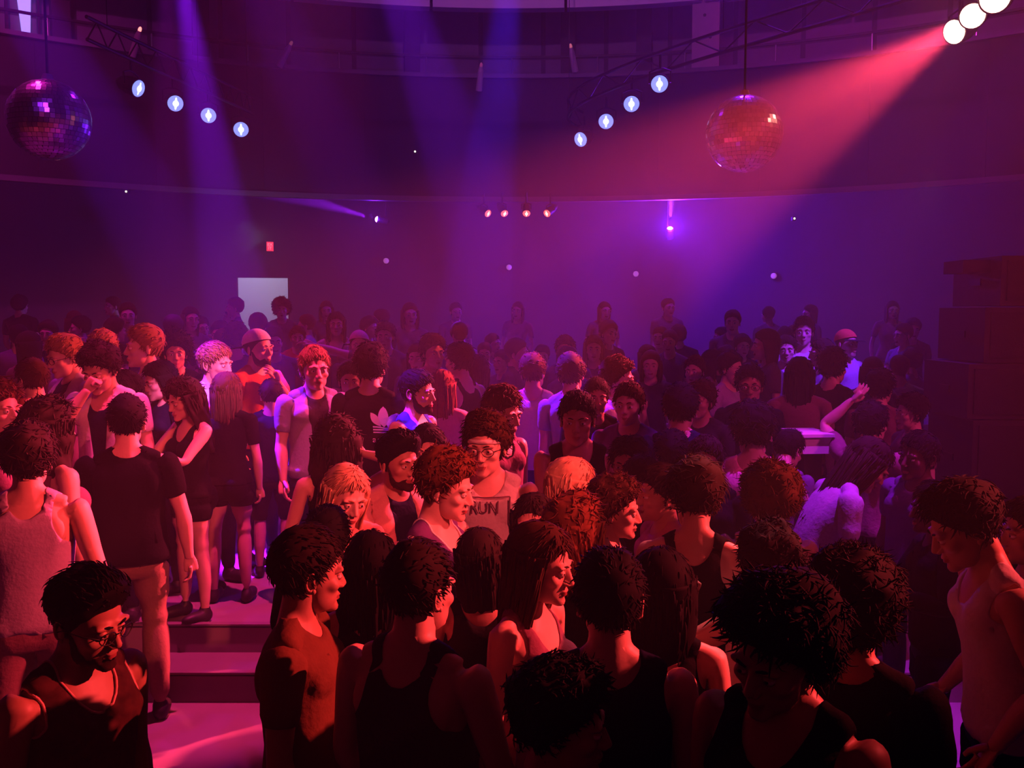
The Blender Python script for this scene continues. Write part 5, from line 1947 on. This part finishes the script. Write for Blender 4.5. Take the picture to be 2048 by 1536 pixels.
# emblem: three leaves crossed by three stripes, lettering below
leafV, leafT = [], []
for ang, ox in ((-38, -.012), (0, 0), (38, .012)):
    a = math.radians(ang)
    n0 = len(leafV)
    L = .085 if ang == 0 else .078
    pts = []
    for k in range(9):
        t = k / 8
        wdt = .020 * math.sin(math.pi * min(t * 1.0, 1)) ** .8
        pts.append(((-wdt), t * L))
        pts.append(((wdt), t * L))
    for x, z in pts:
        leafV.append((ox + x * math.cos(a) + z * math.sin(a), z * math.cos(a) - x * math.sin(a)))
    for k in range(8):
        q = n0 + 2 * k
        leafT += [[q, q + 1, q + 3], [q, q + 3, q + 2]]
print_on(LOGO, np.array(leafV) * 1.2, np.array(leafT), -.11, 1.285, 'printed_leaf', wink, front=False, off=.05)
for k in range(3):
    V, T = bar_pts(-.062, .062, -.012 - k * .018, -.002 - k * .018)
    print_on(LOGO, V, T, -.11, 1.285, 'printed_stripe', wink, front=False, off=.05)
V, T = text_pts('adidas', .055)
print_on(LOGO, V, T, -.11, 1.175, 'printed_lettering', wink, front=False, off=.05)

# phone in the woman's hand
q = at(335, 823, 5.75)
ph = bpy.data.objects.new('phone', None)
COL.objects.link(ph)
hand_w = (PH['J']['ha_R'] + PH['R']['ha_R'] @ ((JT['ha_R'] - JT['fa_R']) / .26 * .10)) * PH['scl']
ph.location = PH['o'].matrix_basis @ Vector(tuple(hand_w)) + Vector((0, 0, .06))
ph.rotation_euler = (1.1, 0, PH['o'].rotation_euler.z + math.pi)
tag(ph, 'small phone with a pale glowing edge held up by the woman in black', 'phone')
MB().box((0, 0, 0), (.065, .009, .12)).obj('case', BLACKMETAL, ph)
MB().box((0, -.0055, 0), (.058, .002, .105)).obj('screen', mat('phone_screen', (.5, .5, .6), .2, emit=(.6, .65, .9), strength=.8), ph)

# pale box among the people at the right
bx = bpy.data.objects.new('box', None)
COL.objects.link(bx)
p = at(1634, 884, 5.75)
bx.location = (p.x, p.y, .32)
bx.rotation_euler = (0, 0, .1)
tag(bx, 'flat pale grey-white box on a dark pedestal among the people on the right', 'box')
w = 62 / F * 5.75
MB().box((0, .15, p.z - .32 - .02), (w, .3, .11)).obj('body', mat('pale_box', (.62, .62, .60), .6), bx)
MB().box((0, .15, p.z - .32 + .04), (w + .03, .33, .02)).obj('lid', mat('pale_box_lid', (.7, .7, .68), .5), bx)
MB().box((0, .15, (p.z - .32 - .08) / 2), (w * .6, .2, p.z - .32 - .08)).obj('pedestal', BLACKMETAL, bx)

# the hazy mass at the back: built from a few figures, each copy a thing of its own
def copy_tree(o, parent=None):
    c = o.copy()
    COL.objects.link(c)
    if parent is not None:
        c.parent = parent
    for ch in o.children:
        copy_tree(ch, c)
    return c


LOOK = ['short-haired man in dark clothes', 'long-haired woman in dark red', 'messy-haired man in purple', 'woman with a brown bob', 'man with folded arms in blue-grey', 'curly-haired man in black']
MARKS = [(60, 'below the left mirror ball'), (190, 'right of the left mirror ball'), (277, 'below the edge-on lamp'), (351, 'below the second left lamp'), (440, 'in the violet shaft'), (520, 'before the pale board'),
         (620, 'right of the pale board'), (700, 'left of the violet beam lamp'), (752, 'below the violet beam lamp'), (850, 'below the middle pin light'), (920, 'left of the small red lamps'), (976, 'below the first small red lamp'),
         (1040, 'below the middle small red lamps'), (1095, 'below the fourth small red lamp'), (1180, 'below the lowest right lamp'), (1260, 'left of the upright magenta beam'), (1340, 'below the upright magenta beam'),
         (1430, 'below the holed pier'), (1510, 'below the right mirror ball'), (1600, 'below the right pin light'), (1690, 'left of the speakers'), (1790, 'just left of the speaker stack'), (1880, 'beside the speaker stack')]


def far_label(i, px, d):
    m = min(MARKS, key=lambda q: abs(q[0] - px))[1]
    row = 'nearest' if d < 9.1 else 'second' if d < 10.2 else 'middle' if d < 11.4 else 'fourth' if d < 12.7 else 'rearmost'
    return 'dim ' + LOOK[i] + ', ' + row + ' back row, ' + m


protos = []
for i, (fem, hair, hc, tc, pose) in enumerate(((False, 'short', 'dark', 'dim', 'stand'), (True, 'long', 'dark', 'maroon', 'sway'), (False, 'messy', 'black', 'purple', 'dance'),
                                               (True, 'bob', 'brown', 'dim', 'stand'), (False, 'fade', 'brown', 'bluegrey', 'crossed'), (False, 'curly', 'dark', 'black', 'sway'))):
    r_ = person('dim hazy person in the dark crowd along the back of the hall', (255, 381, 440, 820, 1320, 1455)[i], (604, 612, 640, 604, 652, 690)[i], (11.5, 11.2, 9.9, 12.2, 11, 9.5)[i], fem=fem, hair=hair, hc=hc, tc=tc, pose=pose, lod=2, skin='fair', hs=1.1,
            group='dim hazy crowd along the back', yaw=(0, 20, -30, 10, -15, 60)[i])
    protos.append(r_['o'])
    r_['o']['label'] = far_label(i, (255, 381, 440, 820, 1320, 1455)[i], (11.5, 11.2, 9.9, 12.2, 11, 9.5)[i])
rs = np.random.RandomState(5)
taken = [(o.location.x, o.location.y) for o in COL.objects if o.name.startswith('person') and o.parent is None]
used = {o['label'] for o in protos}
spots_ = [(762, 600, 12.8), (795, 668, 9.9), (690, 680, 9.2), (560, 690, 8.6), (1290, 690, 9.4), (1425, 700, 8.8), (470, 595, 13.2), (1290, 655, 10.8), (1480, 668, 10.4),
          (1745, 715, 7.9), (1800, 712, 8.3), (1850, 726, 7.6), (1005, 700, 9.5), (1040, 690, 10.5), (1090, 690, 9.9), (985, 690, 11.2), (30, 650, 9.8), (90, 640, 10.6), (160, 632, 11.4), (340, 630, 10.4)]
for d in (8.6, 9.6, 10.7, 11.9, 13.6):
    n = 12
    for i in range(n):
        u = (i + rs.uniform(.1, .9)) / n
        px = 20 + u * 1840
        H = rs.uniform(1.62, 1.86)
        z = base_z(d) + H
        dd = d + rs.uniform(-.35, .35)
        # picture row of that height
        vz = (z - CAMZ) / dd
        c_, s_ = math.cos(PITCH), math.sin(PITCH)
        v = (vz * c_ + s_) / (c_ - vz * s_)
        spots_.append((px, 768 - v * F, dd))
for px, py, d in spots_:
    rr = ray(px, py)
    x, y = rr[0] * d, d
    if any((x - a) ** 2 + (y - b) ** 2 < .22 for a, b in taken):
        continue
    taken.append((x, y))
    k0 = rs.randint(6)
    src = next((protos[(k0 + q) % 6] for q in range(6) if far_label((k0 + q) % 6, px, d) not in used), protos[k0])
    used.add(far_label(protos.index(src), px, d))
    c = copy_tree(src)
    H = rr[2] * d + CAMZ - base_z(d)
    hgt = max(v[2] for v in (bb for ch in src.children if ch.name.startswith('hair') for bb in ch.bound_box))
    s_ = min(max(H / hgt, .8), 1.12)
    c.scale = (s_, s_, s_)
    c.location = (x, y, base_z(d) + .012)
    c.rotation_euler = (0, 0, math.radians(rs.choice([0, 20, -30, 60, -80, 160, 180, 200]) + rs.uniform(-15, 15)))
    c['label'] = far_label(protos.index(src), px, d)
    c['group'] = 'dim hazy crowd along the back'
